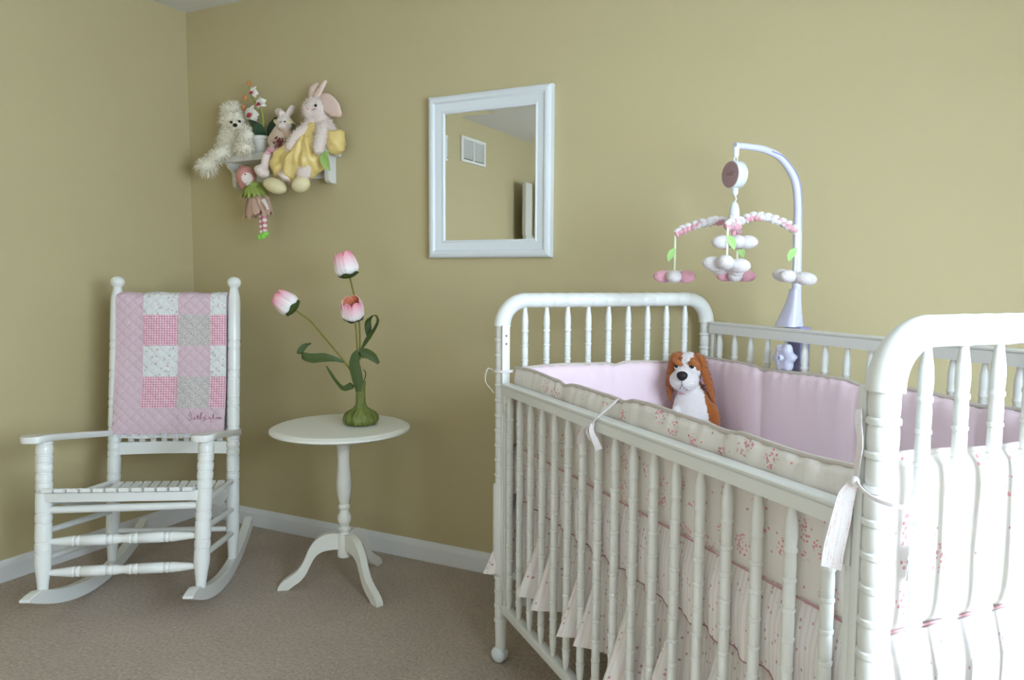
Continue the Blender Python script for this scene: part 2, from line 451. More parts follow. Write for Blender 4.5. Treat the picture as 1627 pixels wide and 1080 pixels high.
# front wall with a doorway at its left end
VX0, VX1 = 1.30, 2.90
bm = new(); box(bm, (0, RY-.12, 2.12), (RX, RY, RZ)); box(bm, (0, RY-.12, 0), (.07, RY, 2.12)); box(bm, (.95, RY-.12, 0), (VX0, RY, 2.12)); box(bm, (VX1, RY-.12, 0), (RX, RY, 2.12)); box(bm, (VX0, RY-.12, 0), (VX1, RY, .72)); box(bm, (.07, RY-.12, 2.08), (.95, RY, 2.12))
struct('wall_front', bm, M['wall'], 'tan front wall with the doorway and an added fill window')
bm = new()
for lo, hi in (((VX0, RY-.11, .72), (VX0+.05, RY-.05, 2.12)), ((VX1-.05, RY-.11, .72), (VX1, RY-.05, 2.12)), ((VX0, RY-.11, .72), (VX1, RY-.05, .77)), ((VX0, RY-.11, 2.07), (VX1, RY-.05, 2.12)), ((VX0, RY-.10, 1.40), (VX1, RY-.06, 1.44))): box(bm, lo, hi, .004)
w2 = struct('fill_window', bm, M['trim'], 'white window added in the front wall for the fill light')  # unseen window, added to give the fill light a place
bm = new(); box(bm, (VX0+.05, RY-.087, .77), (VX1-.05, RY-.083, 2.07)); obj('pane', bm, M['glass'], w2)  # pane of the added fill window
bm = new(); box(bm, (.02, RY-.62, 0), (1.0, RY-.55, RZ)); struct('wall_hall', bm, M['wall'], 'tan hallway wall beyond the doorway')
bm = new(); box(bm, (.02, RY-.6, -.1), (1.0, RY-.12, 0)); struct('floor_hall', bm, M['carpet'], 'beige hallway carpet beyond the doorway')
# window frame, sashes and panes
bm = new()
y0, y1 = WY0, WY1
for lo, hi in (((RX+.05, y0, WZ0), (RX+.12, y0+.05, WZ1)), ((RX+.05, y1-.05, WZ0), (RX+.12, y1, WZ1)),
               ((RX+.05, y0, WZ0), (RX+.12, y1, WZ0+.05)), ((RX+.05, y0, WZ1-.05), (RX+.12, y1, WZ1)),
               ((RX+.06, y0, (WZ0+WZ1)/2-.02), (RX+.11, y1, (WZ0+WZ1)/2+.02))): box(bm, lo, hi, .004)
w1 = struct('window_1', bm, M['trim'], 'white double hung window in the right wall')
bm = new(); box(bm, (RX+.083, y0+.05, WZ0+.05), (RX+.087, y1-.05, WZ1-.05)); obj('pane', bm, M['glass'], w1)
bm = new()
for lo, hi in (((RX-.018, y0-.07, WZ0-.07), (RX, y0, WZ1+.07)), ((RX-.018, y1, WZ0-.07), (RX, y1+.07, WZ1+.07)),
               ((RX-.018, y0, WZ1), (RX, y1, WZ1+.07)), ((RX-.03, y0-.09, WZ0-.03), (RX, y1+.09, WZ0))): box(bm, lo, hi, .003)
struct('trim_1', bm, M['trim'], 'white window casing on the right wall')
# baseboards
BP = [(0, 0), (.015, 0), (.015, .058), (.0135, .064), (.009, .072), (.008, .078), (.005, .084), (0, .084)]
def board(name, fn, t0, t1, lab):
    bm = new(); prism(bm, BP, fn, t0, t1); return struct(name, bm, M['trim'], lab)
board('baseboard_back', lambda u, v, t: V(t, -u, v), .0, RX, 'white baseboard along the back wall')
board('baseboard_left', lambda u, v, t: V(u, t, v), -.015, RY, 'white baseboard along the left wall')
board('baseboard_right', lambda u, v, t: V(RX-u, t, v), -.015, RY, 'white baseboard along the right wall')
board('baseboard_front', lambda u, v, t: V(t, RY+u, v), 1.03, RX-.015, 'white baseboard along the front wall')
# the opened door leaf by the left wall, seen in the mirror
bm = new(); box(bm, (.10, RY+.04, .012), (.137, -3.50, 2.03), .003)
d1 = struct('door_1', bm, M['door'], 'white door standing open along the left wall')
bm = new()
for z0, z1 in ((.2, .95), (1.1, 1.85)):
    for ya, yb in ((RY+.14, -4.09), (-4.01, -3.62)): box(bm, (.134, ya, z0), (.141, yb, z1), .003)
obj('door_panel', bm, M['door'], d1)
bm = new(); lathe(bm, (.136, -3.57, .96), (.20, -3.57, .96), [(0, .028), (.008, .028), (.012, .012), (.03, .012), (.036, .024), (.05, .028), (.062, .018), (.066, .002)])
lathe(bm, (.101, -3.57, .96), (.045, -3.57, .96), [(0, .028), (.008, .028), (.012, .012), (.03, .012), (.034, .022), (.045, .024), (.055, .012)])
obj('door_knob', bm, M['brass'], d1)
bm = new()
for lo, hi in (((.07, RY-.12, 0), (.085, RY+.0, 2.08)), ((.935, RY-.12, 0), (.95, RY, 2.08)), ((.07, RY-.12, 2.065), (.95, RY, 2.08)),
               ((.95, RY, 0), (1.02, RY+.015, 2.15)), ((.0, RY, 2.08), (.95, RY+.015, 2.15))): box(bm, lo, hi, .002)
struct('trim_2', bm, M['trim'], 'white casing around the doorway in the front wall')
# wall vent on the left wall, seen in the mirror
vt = thing('vent_cover', 'white louvred air vent cover high on the left wall, reflected in the mirror', 'vent', (0, -2.79, 2.10))
bm = new()
for lo, hi in (((0, -.2, 0), (.012, -.165, .2)), ((0, .165, 0), (.012, .2, .2)), ((0, -.165, 0), (.012, .165, .022)), ((0, -.165, .178), (.012, .165, .2)), ((0, -.008, .02), (.011, .008, .18))): box(bm, lo, hi, .002)
obj('frame', bm, M['vent'], vt)
bm = new()
for s in (-1, 1):
    for k in range(13):
        z = .032+k*.0115
        prism(bm, [(0.001, 0), (.009, .006), (.0095, .007), (.0015, .001)], lambda u, v, t: V(u, t, z+v), s*.01, s*.163)
obj('louvre', bm, M['vent'], vt)
bm = new(); box(bm, (.0002, -.165, .02), (.0008, .165, .18)); obj('backing', bm, M['vent_dark'], vt)

# ------------------------------------------------------------------ mirror
MX0, MX1, MZ0, MZ1 = 1.381, 1.918, 1.2696, 1.9045
mr = thing('wall_mirror', 'rectangular mirror in a wide white moulded frame hanging on the tan wall', 'mirror', (MX0, 0, MZ0))
MP = [(0, 0), (0, .018), (.002, .026), (.008, .032), (.017, .035), (.025, .033), (.030, .028), (.032, .0255), (.036, .025), (.052, .0195), (.060, .0185), (.063, .0205), (.067, .0205), (.070, .017), (.070, .010), (.03, .0)]
bm = new()
def mring(w, h): return [V(MX0+w, -h, MZ0+w), V(MX1-w, -h, MZ0+w), V(MX1-w, -h, MZ1-w), V(MX0+w, -h, MZ1-w)]
rings(bm, [mring(w, h) for w, h in MP], closed=True)
obj('frame', bm, M['frame'], mr, True, 25)
bm = new(); a, b = .068, .084
A = [bm.verts.new(p) for p in mring(a, .01235)]; B = [bm.verts.new(p) for p in mring(b, .0120)]
bm.faces.new(B)
for k in range(4): bm.faces.new((A[k], A[(k+1) % 4], B[(k+1) % 4], B[k]))
obj('glass', bm, M['mirror'], mr, True, smooth=False)

# ------------------------------------------------------------------ rocking chair
CH_A = .5366
ch = thing('rocking_chair', 'white painted wooden rocking chair with slatted seat in the corner of the room', 'chair', (.741, -.969, 0), CH_A)
P = M['paint']
RK = .569; RY0 = .357
def rz(y): return RK*(y-RY0)**2+.003
WF, WB = .279, .236
def backy(z): return .454+.137*(z-.055)/1.136
for s in (-1, 1):
    # rocker: bent plank on edge, nose cut to a point in front
    bm = new(); n = 26; rs = []
    for i in range(n+1):
        y = -.115+(.735+.115)*i/n
        x = s*(.294-.017-.0408*(y+.566)+.0)
        h = .05 if y > -.04 else .05*max(.06, ((y+.115)/.075))**.6
        w = .017
        z = rz(y)
        rs.append([V(x-w, y, z), V(x+w, y, z), V(x+w, y, z+h-.003), V(x+w-.003, y, z+h), V(x-w+.003, y, z+h), V(x-w, y, z+h-.003)])
    rings(bm, rs); obj('rocker', bm, P, ch, sharp=30)
    # front post
    z0 = rz(0)+.046; p0, p1 = V(s*.262, 0, z0), V(s*(.276 if s > 0 else .266), .062, .632); L = (p1-p0).length
    def post_prof(L, R, foot, rgs, top=None):
        pr = [(0, .017), (.02, .018), (foot*.55, R*.82), (foot*.85, R*.99), (foot, R)]
        for t in rgs:
            z = t*L
            for dz in (-.016, 0, .016):
                q = z+dz; pr += [(q-.0045, R), (q-.003, R*.92), (q, R*.925), (q+.003, R*.92), (q+.0045, R)] if dz else [(q-.0045, R*1.0), (q, R*1.03), (q+.0045, R)]
        return pr
    pr = post_prof(L, .0268, .10, (.29, .48, .69, .81, .93)); pr.sort(); pr += [(L-.012, .0262), (L, .022)]
    bm = new(); lathe(bm, p0, p1, pr, 20); obj('front_post', bm, P, ch, sharp=50)
    # back post with a ball finial
    by = .454; z0 = rz(by)+.046; p0, p1 = V(s*WB, by, z0), V(s*.231, backy(1.191), 1.191); L = (p1-p0).length
    pr = post_prof(L, .0255, .11, (.29, .375, .45, .55, .65, .755, .40)); pr.sort()
    pr += [(L-.105, .0255), (L-.085, .024), (L-.06, .0185), (L-.047, .0165), (L-.044, .018), (L-.038, .024), (L-.026, .0275), (L-.014, .0255), (L-.005, .017), (L, .003)]
    bm = new(); lathe(bm, p0, p1, pr, 20); obj('back_post', bm, P, ch, sharp=50)
    # arm
    bm = new(); outl = []
    ys = [-.045, -.04, -.028, -.01, .03, .1, .2, .34, .46, .495]; wo = [.012, .026, .036, .041, .040, .033, .027, .024, .022, .018]
    outl = [(-w, y) for w, y in zip(wo, ys)][::-1]+[(w, y) for w, y in zip(wo, ys)]
    def armf(u, v, t):
        xc = s*(.272-.03*(v/.5)) if s > 0 else -(.272-.03*(v/.5))
        return V(xc+u+s*.004, v+.03, .655-.175*max(0, v)+t)
    lay = [[armf(u*k, v, t) for u, v in outl] for k, t in ((.93, -.022), (1, -.018), (1, -.005), (.93, 0))]
    rings(bm, lay); obj('arm', bm, P, ch, sharp=45)
# turned stretchers and rungs
def stretcher(z, y):
    p0, p1 = V(-.262, y, z-.008), V(.262, y, z+.006); L = (p1-p0).length; R = .0185
    pr = [(0, .009), (.015, .0095), (L*.15, R*.88), (L*.19, R)]
    for t in (.2, .235, .40, .44, .56, .60, .765, .80):
        q = t*L; pr += [(q-.004, R), (q-.002, R*.88), (q+.002, R*.88), (q+.004, R)]
    pr += [(L*.49, R*.78), (L*.5, R*.76), (L*.51, R*.78), (L*.81, R), (L*.85, R*.88), (L-.015, .0095), (L, .009)]
    pr.sort(); bm = new(); lathe(bm, p0, p1, pr, 16); obj('turned_stretcher', bm, P, ch, sharp=50)
stretcher(.187, .012); stretcher(.292, .022)
def rung(name, p0, p1, r=.0105):
    L = (Vector(p1)-Vector(p0)).length; bm = new()
    lathe(bm, p0, p1, [(0, r*.8), (.03, r), (L*.5, r*1.12), (L-.03, r), (L, r*.8)], 12); obj(name, bm, P, ch)
rung('front_rung', (-.262, .032, .393), (.266, .032, .402), .0125)
for s in (-1, 1):
    for zf, zb in ((.405, .365), (.315, .25), (.222, .155)):
        rung('side_rung', (s*.264, .02+zf*.08, zf), (s*WB, backy(zb), zb))
rung('back_rung', (-WB, backy(.17), .17), (WB, backy(.17), .17)); rung('back_rung', (-WB, backy(.3), .3), (WB, backy(.3), .3))
# slatted seat
def seatz(y):
    t = max(0, min(1, (y+.005)/.465)); return .478-.02*t-.115*math.sin(min(1, t*1.1)*PI/2)**1.3+.03*max(0, t-.75)/.25
bm = new(); ns = 12
for k in range(ns):
    xf = -.252+.504*(k+.5)/ns; xb = -.215+.43*(k+.5)/ns; w = .0165
    rs = []
    for i in range(15):
        y = -.012+.475*i/14; t = i/14; x = xf+(xb-xf)*t; z = seatz(y); q = w*(1-.12*t)
        e = .003
        rs.append([V(x-q, y, z-.013), V(x+q, y, z-.013), V(x+q, y, z-e), V(x+q-e, y, z), V(x-q+e, y, z), V(x-q, y, z-e)])
    rings(bm, rs)
obj('seat', bm, P, ch, sharp=40)
bm = new()
box(bm, (-.255, .015, seatz(.03)-.046), (.258, .045, seatz(.03)-.012), .006)
box(bm, (-.235, .40, seatz(.43)-.042), (.235, .43, seatz(.42)-.013), .006)
for s in (-1, 1):
    rs = []
    for i in range(10):
        y = .02+.43*i/9; x = s*(.255-.035*i/9); z = seatz(y)
        rs.append([V(x-.01, y, z-.045), V(x+.01, y, z-.045), V(x+.01, y, z-.013), V(x-.01, y, z-.013)])
    rings(bm, rs)
obj('seat_frame', bm, P, ch, sharp=40)
# back: crest rail, lower rail, slats
def rail(name, z0, z1, hw, dy=0, th=.02):
    bm = new(); rs = []
    for i in range(13):
        x = -hw+2*hw*i/12; c = .018*(1-(x/hw)**2)+dy
        rs.append([V(x, backy(z0)+c-th/2, z0), V(x, backy(z0)+c+th/2, z0), V(x, backy(z1)+c+th/2, z1), V(x, backy(z1)+c-th/2, z1)])
    rings(bm, rs); obj(name, bm, P, ch, sharp=40)
rail('crest_rail', 1.035, 1.105, .222); rail('lower_back_rail', .474, .522, .224)
bm = new(); box(bm, (-.011, -.005, .518), (.011, .005, 1.04), .002)
for v in bm.verts: v.co.y += backy(v.co.z)+.018
sl = obj('back_slat', bm, P, ch)
for k in range(9):
    x = -.176+.044*k
    if k == 0: sl.location = (x, 0, 0)
    else: dup(sl, ch, (x, 0, 0))

# ------------------------------------------------------------------ quilt over the chair back
qu = thing('patchwork_quilt', 'pink and white patchwork baby quilt draped over the rocking chair back', 'quilt', (.741, -.969, 0), CH_A)
QX0, QX1 = -.222, .206
QGROW = 1.016
def qpath():
    pts = []
    for k in range(19): z = .560+(1.100-.560)*k/18; pts.append(V(0, backy(z)-.030, z))
    yc, zc, R = backy(1.108)+.004, 1.100, .034
    for k in range(1, 8):
        a = PI-PI*k/8; pts.append(V(0, yc+R*math.cos(a), zc+R*.75*math.sin(a)))
    for k in range(19): z = 1.100-(1.100-.532)*k/18; pts.append(V(0, backy(z)+.042+.006, z))
    return pts
QP = qpath(); QL = [0]
for a, b in zip(QP, QP[1:]): QL.append(QL[-1]+(b-a).length)
# columns of patches measured across, rows measured up from the hem
cx = [0, .107, .240, .367, .428]; cy = [0, .103, .229, .355, .480, .545, .9, 1.3]
def qcell(u, d):
    c = sum(1 for q in cx[1:-1] if u > q); r = sum(1 for q in cy[1:] if d > q)
    if c == 0 or r == 0: return 0
    if d > .66: return 0 if (c+r) % 2 else 2
    return [[1, 3, 1], [2, 0, 2], [1, 3, 1], [2, 0, 2], [2, 0, 2], [2, 0, 2]][min(r-1, 5)][c-1]
ncol = 64
xs = sorted(set([round(.428*i/ncol, 4) for i in range(ncol+1)]+cx))
ds = []
for k in range(161): ds.append(QL[-1]*k/160)
ds = sorted(set([round(d, 4) for d in ds]+[round(c, 4) for c in cy if c < QL[-1]]))
def qat(d):
    import bisect
    k = min(max(bisect.bisect(QL, d)-1, 0), len(QP)-2); t = (d-QL[k])/(QL[k+1]-QL[k]); return QP[k].lerp(QP[k+1], t)
def qpt(u, d, off):
    d0 = min(max(d, .001), QL[-1]-.001)
    p = qat(d0); t = (qat(min(d0+.004, QL[-1]))-qat(max(d0-.004, 0))).normalized(); n = V(1, 0, 0).cross(t)
    w = .0016*(abs(math.sin((u+d)*PI/.043))*abs(math.sin((u-d)*PI/.043)))**.4+.003*math.sin(u*23+d*4)*math.sin(d*9+1)+.002*math.sin(u*51)
    x = QX0+u*QGROW+.004*math.sin(d*7)-.010*max(0, 1-d/.6)*1.0
    return V(x, p.y, p.z)+n*(off+w)
bm = new(); la = []
for off in (0, -.010):
    g = [[bm.verts.new(qpt(u, d, off)) for d in ds] for u in xs]; la.append(g)
    for i in range(len(xs)-1):
        for j in range(len(ds)-1):
            f = bm.faces.new((g[i][j], g[i+1][j], g[i+1][j+1], g[i][j+1]))
            f.material_index = qcell((xs[i]+xs[i+1])/2, (ds[j]+ds[j+1])/2) if off == 0 else 2
            setuv(bm, f, [(xs[i], ds[j]), (xs[i+1], ds[j]), (xs[i+1], ds[j+1]), (xs[i], ds[j+1])])
A, B = la; nu, nv = len(xs)-1, len(ds)-1
e = [(i, 0) for i in range(nu+1)]+[(nu, j) for j in range(1, nv+1)]+[(i, nv) for i in range(nu-1, -1, -1)]+[(0, j) for j in range(nv-1, 0, -1)]
for k in range(len(e)):
    a, b = e[k], e[(k+1) % len(e)]; bm.faces.new((A[a[0]][a[1]], A[b[0]][b[1]], B[b[0]][b[1]], B[a[0]][a[1]]))
qo = obj('quilt_cloth', bm, M['quilt'], qu, sharp=80)
# embroidered line of script in the lower right border
bm = new()
def stitch(pts, r=.0009): tube(bm, [qpt(u, d, .0016) for u, d in pts], r, 6, len(pts)*4)
U0 = .292
stitch([(U0, .070), (U0+.006, .078), (U0+.012, .072), (U0+.006, .066), (U0+.014, .060), (U0+.006, .054), (U0, .058)])
stitch([(U0+.016, .060), (U0+.021, .066), (U0+.025, .060), (U0+.020, .056), (U0+.028, .058)])
stitch([(U0+.032, .058), (U0+.034, .076), (U0+.036, .060), (U0+.040, .058)]); stitch([(U0+.029, .068), (U0+.040, .069)])
stitch([(U0+.043, .058), (U0+.047, .084), (U0+.050, .080), (U0+.046, .060), (U0+.052, .058)])
stitch([(U0+.054, .062), (U0+.059, .067), (U0+.064, .061), (U0+.058, .057), (U0+.068, .060), (U0+.072, .056)])
stitch([(U0+.076, .060), (U0+.081, .066), (U0+.085, .058), (U0+.080, .056), (U0+.088, .058)])
stitch([(U0+.092, .058), (U0+.096, .080), (U0+.097, .060), (U0+.102, .058)])
stitch([(U0+.104, .060), (U0+.108, .066), (U0+.111, .058), (U0+.115, .065), (U0+.119, .058), (U0+.123, .065), (U0+.126, .058)])
obj('embroidery', bm, M['thread'], qu)
bm = new()
solid_sheet(bm, 40, 8, lambda u, v: qpt(.018+.375*u, .001, 0)+V(0, .014, -.022+.07*v+.002*math.sin(u*19)), lambda u, v: V(0, 1, 0), .004, lambda u, v: (u*.4, v*.07), 0)
obj('lining', bm, M['quilt'][2], qu)
for u, d in ((U0+.006, .084), (U0+.066, .070), (U0+.088, .047), (U0+.060, .052)):
    bm = new()
    for k in range(5):
        a = 2*PI*k/5; ell(bm, qpt(u+.0022*math.cos(a), d+.0022*math.sin(a), .002), .0018, seg=8)
    obj('embroidered_flower', bm, M['pink_trim'], qu)

# ------------------------------------------------------------------ side table
TC = V(1.212, -.366, 0)
tb = thing('side_table', 'small round white pedestal table with three curved legs by the back wall', 'table', TC)
bm = new(); R = .262
lathe(bm, (0, 0, .604), (0, 0, .63), [(0, .235), (.002, R-.02), (.006, R-.008), (.010, R), (.017, R), (.0195, R-.004), (.021, R-.011), (.0225, R-.013), (.024, R-.015), (.0255, R-.02), (.026, R-.03)], 72)
bmesh.ops.translate(bm, verts=bm.verts, vec=(-.008, -.004, 0))
obj('tabletop', bm, M['cream'], tb, sharp=35)
bm = new()
lathe(bm, (0, 0, .115), (0, 0, .606), [(0, .022), (.004, .028), (.088, .028), (.092, .026), (.095, .019), (.10, .0175), (.108, .024), (.116, .024), (.122, .017), (.13, .0185), (.14, .025), (.152, .0272), (.164, .0255), (.176, .019), (.186, .0165), (.190, .021), (.198, .0225), (.205, .021), (.209, .0175), (.214, .0185), (.24, .0245), (.275, .0278), (.30, .0275), (.34, .0245), (.38, .022), (.42, .0235), (.45, .0285), (.478, .0315), (.484, .032), (.491, .032)], 28)
obj('pedestal', bm, M['cream'], tb, sharp=40)
bm = new(); box(bm, (.015, -.05, .592), (.03, -.035, .606), .002); box(bm, (-.05, -.04, .596), (.05, .04, .6045), .002); obj('latch', bm, M['cream'], tb)
LT = [(.018, .21), (.05, .213), (.085, .205), (.115, .182), (.137, .148), (.153, .11), (.175, .075), (.205, .052), (.232, .034), (.249, .014), (.252, 0)]
LB = [(.212, .0), (.194, .014), (.168, .032), (.146, .058), (.129, .092), (.112, .122), (.09, .140), (.06, .148), (.018, .150)]
top_s = [(p.x, p.y) for p in spline([V(a, b, 0) for a, b in LT], 30)]; bot_s = [(p.x, p.y) for p in spline([V(a, b, 0) for a, b in LB], 26)]
for fx, fy in ((1.026, -.504), (1.455, -.462), (1.189, -.11)):
    d = V(fx, fy, 0)-TC; d.normalize(); q = V(-d.y, d.x, 0); bm = new(); ol = top_s+bot_s
    def lf(u, v, t): return d*u+q*t+V(0, 0, v)
    cx_, cy_ = .13, .1
    rings(bm, [[lf(u, v, t) for u, v in ol] for t in (-.0135, .0135)])
    obj('leg', bm, M['cream'], tb, sharp=35)

# ------------------------------------------------------------------ vase and tulips
VB = V(1.262, -.322, .6305)
vr = V(cr.x, cr.y, 0).normalized(); vd = V(-vr.y, vr.x, 0)        # across the table and towards the wall
def vp(px, py, dep=0): return V(0, 0, 0)+vr*((px-580)/402)+V(0, 0, (664-py)/402)+vd*dep
va = thing('vase', 'squat green fibre vase with a thin neck on the white table', 'vase', VB)
bm = new(); pr = [(0, .045), (.002, .055), (.008, .0635), (.02, .0675), (.034, .065), (.046, .057), (.055, .042), (.063, .029), (.073, .0215), (.09, .0185), (.125, .0175), (.15, .0185), (.165, .020), (.166, .016), (.14, .013)]
seg = 48; rs = []
for t, r in pr:
    rs.append([V(math.cos(2*PI*j/seg), math.sin(2*PI*j/seg), 0)*(r*(1+.03*math.sin(9*2*PI*j/seg+t*20)+.015*math.sin(17*2*PI*j/seg)))+V(0, 0, t) for j in range(seg)])
rings(bm, rs, uvs=[t*10 for t, r in pr]); obj('body', bm, M['vase'], va, sharp=80)
# leaves wrapped round the neck belong to the vase
def leaf(bm, pts, width, side, th=.0016): 
    n = (len(pts)-1)*7; P = spline(pts, n); Wd = lerp_list(width, n); rs = []
    side = [Vector(s) for s in (side if isinstance(side, list) else [side, side])]
    for i, p in enumerate(P):
        t = (P[min(i+1, n)]-P[max(i-1, 0)]).normalized(); s = i/n*(len(side)-1); k = min(int(s), len(side)-2); sd = side[k].lerp(side[k+1], s-k)
        x = sd-t*sd.dot(t); x = x.normalized() if x.length > 1e-5 else frame_of(t)[0]; y = t.cross(x); w = Wd[i]/2
        row = []
        for q in (-1, -.6, -.2, 0, .2, .6, 1): row.append(p+x*w*q+y*(.12*w*abs(q)))
        rs.append(row+[v+y*-th for v in row[::-1]])
    rings(bm, rs)
bm = new(); leaf(bm, [vp(579, 612, -.021), vp(577, 590, -.024), vp(573, 570, -.024), vp(576, 558, -.025), vp(588, 553, -.024), vp(600, 558, -.022), vp(610, 569, -.02)], [.022, .042, .044, .034, .038, .038, .032, .012], [vr, vr, vr, vr+V(0, 0, -.6), V(0, 0, 1)+vr*-.4, V(0, 0, 1), V(0, 0, 1)])
obj('leaf', bm, M['tulip_leaf'], va)
bm = new(); leaf(bm, [vp(576, 600, -.02), vp(566, 604, -.022), vp(555, 607, -.018), vp(545, 598, -.012), vp(536, 585, -.01), vp(529, 573, -.01)], [.012, .028, .022, .014, .012, .010, .004], [vr, vr+V(0, 0, .9), V(0, 0, 1), V(.3, 0, 1), vr*.5+V(0, 0, 1), vr])
obj('leaf', bm, M['tulip_leaf'], va)
bm = new(); leaf(bm, [vp(580, 604, .018), vp(586, 594, .012), vp(588, 584, .0), vp(585, 579, -.01)], [.01, .014, .012, .004], [vd, vd, vd, vd]); obj('leaf', bm, M['tulip_leaf'], va)

def bloom(parent, c, axis, R, H, openness=.0, inner=False):
    """six overlapping petals on a green calyx"""
    axis = Vector(axis).normalized(); x, y = frame_of(axis)
    for k in range(6):
        a0 = 2*PI*k/6+.2; out = (k % 2); bm = new(); n = 10
        def pf(u, v):
            a = a0+(u-.5)*(1.45 if v < .8 else 1.45*(1-(v-.8)*2.2*abs(u-.5)*1.2))
            vv = v*(1-.16*abs(u-.5)**2*4*v) 
            r = R*(.52+.48*math.sin(min(1, vv/.30)*PI/2)**.8)*(.99 if out else .93)
            if vv > .35: r *= 1-(.36-openness)*((vv-.35)/.65)**1.7
            r += .0012*math.sin(u*14+k)
            return Vector(c)+axis*(H*(vv-.5)+.001*out)+(x*math.cos(a)+y*math.sin(a))*r
        def pn(u, v): 
            a = a0+(u-.5)*1.4; return -(x*math.cos(a)+y*math.sin(a))
        solid_sheet(bm, 10, 12, pf, pn, .0016, lambda u, v: (u, v), 0, 1 if inner else 0)
        obj('petal', bm, [M['petal'], M['petal_inner']], parent)
def calyx(parent, c, axis, R, H):
    axis = Vector(axis).normalized(); x, y = frame_of(axis); bm = new(); seg = 30
    base = Vector(c)-axis*H*.5; rs = []
    for t, f in ((-.007, .1), (-.005, .34), (-.002, .56), (.002, .68), (.007, .86)):
        rs.append([base+axis*(t+(.004*math.sin(5*2*PI*j/seg) if t > .005 else 0))+(x*math.cos(2*PI*j/seg)+y*math.sin(2*PI*j/seg))*R*f for j in range(seg)])
    rings(bm, rs, cap=False); rings_in = [[p+axis*.0015 for p in r] for r in rs]; rings(bm, rings_in, cap=False)
    obj('calyx', bm, M['tulip_leaf'], parent)
def tulip(label, stem, c, axis, R, H, inner, leafargs):
    t = thing('tulip', label, 'flower', VB+V(0, 0, .13), group='silk tulips in the green vase')
    sh = V(0, 0, .13)
    bm = new(); pts = [p-sh for p in stem]; tube(bm, pts, .0032, 8, len(pts)*6); obj('stem', bm, M['tulip_stem'], t)
    hd = c-sh
    bm = new(); ell(bm, hd-Vector(axis).normalized()*H*.28, (R*.5, R*.5, R*.4), seg=12); b = obj('bloom', bm, [M['petal_inner']], t)
    bloom(b, hd, axis, R, H, .12 if inner else .0, inner); calyx(b, hd, axis, R, H)
    for pts, w, sd in leafargs:
        bm = new(); leaf(bm, [p-sh for p in pts], w, sd); obj('leaf', bm, M['tulip_leaf'], t)
tulip('tallest pink and white tulip, upright at the top of the green vase', [vp(578, 625, 0), vp(577, 590, 0), vp(579, 540, .01), vp(578, 505, .012), vp(573, 475, .012), vp(565, 438, .008)],
      vp(559.5, 419, .006), vr*-.26+V(0, 0, 1), .046, .094, False,
      [([vp(583, 547, -.004), vp(592, 533, -.012), vp(604, 516, -.016), vp(609, 504, -.016), vp(606, 497, -.01), vp(599, 497, 0), vp(592, 505, .01), vp(592, 520, .012), vp(594, 533, .006)], [.008, .018, .024, .024, .026, .03, .03, .024, .012], [vr+V(0, 0, -.4), vr*.9+vd*.5, vr*.4+vd, vd+vr*.2, vd, vd, vr*.6+vd, vr, vr])])
tulip('pink and white tulip leaning out to the left of the green vase', [vp(579, 622, .0), vp(574, 594, -.004), vp(560, 572, -.008), vp(545, 552, -.01), vp(523, 525, -.012), vp(505, 504, -.014), vp(486, 490, -.016)],
      vp(469, 476.5, -.016), vr*-1.0+V(0, 0, .75), .043, .088, False,
      [([vp(556, 568, -.01), vp(545, 563, -.02), vp(528, 560, -.026), vp(510, 561, -.028), vp(497, 558, -.026), vp(491, 552, -.02), vp(496, 544, -.012), vp(506, 539, -.006)], [.006, .018, .034, .036, .03, .026, .022, .006], [V(0, 0, 1), V(0, 0, 1), V(0, 0, 1), V(0, 0, 1), vr*-.5+V(0, 0, 1), vr*-1+V(0, 0, .8), vr*-1+V(0, 0, .3), vr])])
tulip('lower tulip showing its coral inside, facing forward under the tallest one', [vp(581, 622, -.004), vp(578, 590, -.006), vp(577, 550, -.014), vp(576, 520, -.02), vp(575, 508, -.022)],
      vp(571.5, 486.5, -.03), vd*-.62+V(0, 0, 1), .0445, .085, True, [])

# ------------------------------------------------------------------ crib
CO = V(2.016, -.603, 0); CT = .8564; WC, LC = .743, 1.375
def c(a, b, z): return V(a, -b, z)          # across, along, up
crib = thing('crib', 'white wooden baby crib with turned spindles and arched ends', 'crib', CO, CT)
RS = .046
def ringed(z0, z1, R, sp=RS, bead=.0024, start=None):
    pr = []; n = max(1, round((z1-z0)/sp)); s = (z1-z0)/n
    for k in range(n):
        q = z0+k*s
        w = max(.0034, R*.26)
        pr += [(q-w*1.45, R*.985), (q-w*1.15, R*.925), (q-w, R*.95), (q-w*.7, R+bead*.85), (q, R+bead), (q+w*.7, R+bead*.85), (q+w, R*.95), (q+w*1.15, R*.925), (q+w*1.45, R*.985), (q+s*.36, R*1.01), (q+s*.5, R*1.02), (q+s*.64, R*1.01)]
    return pr
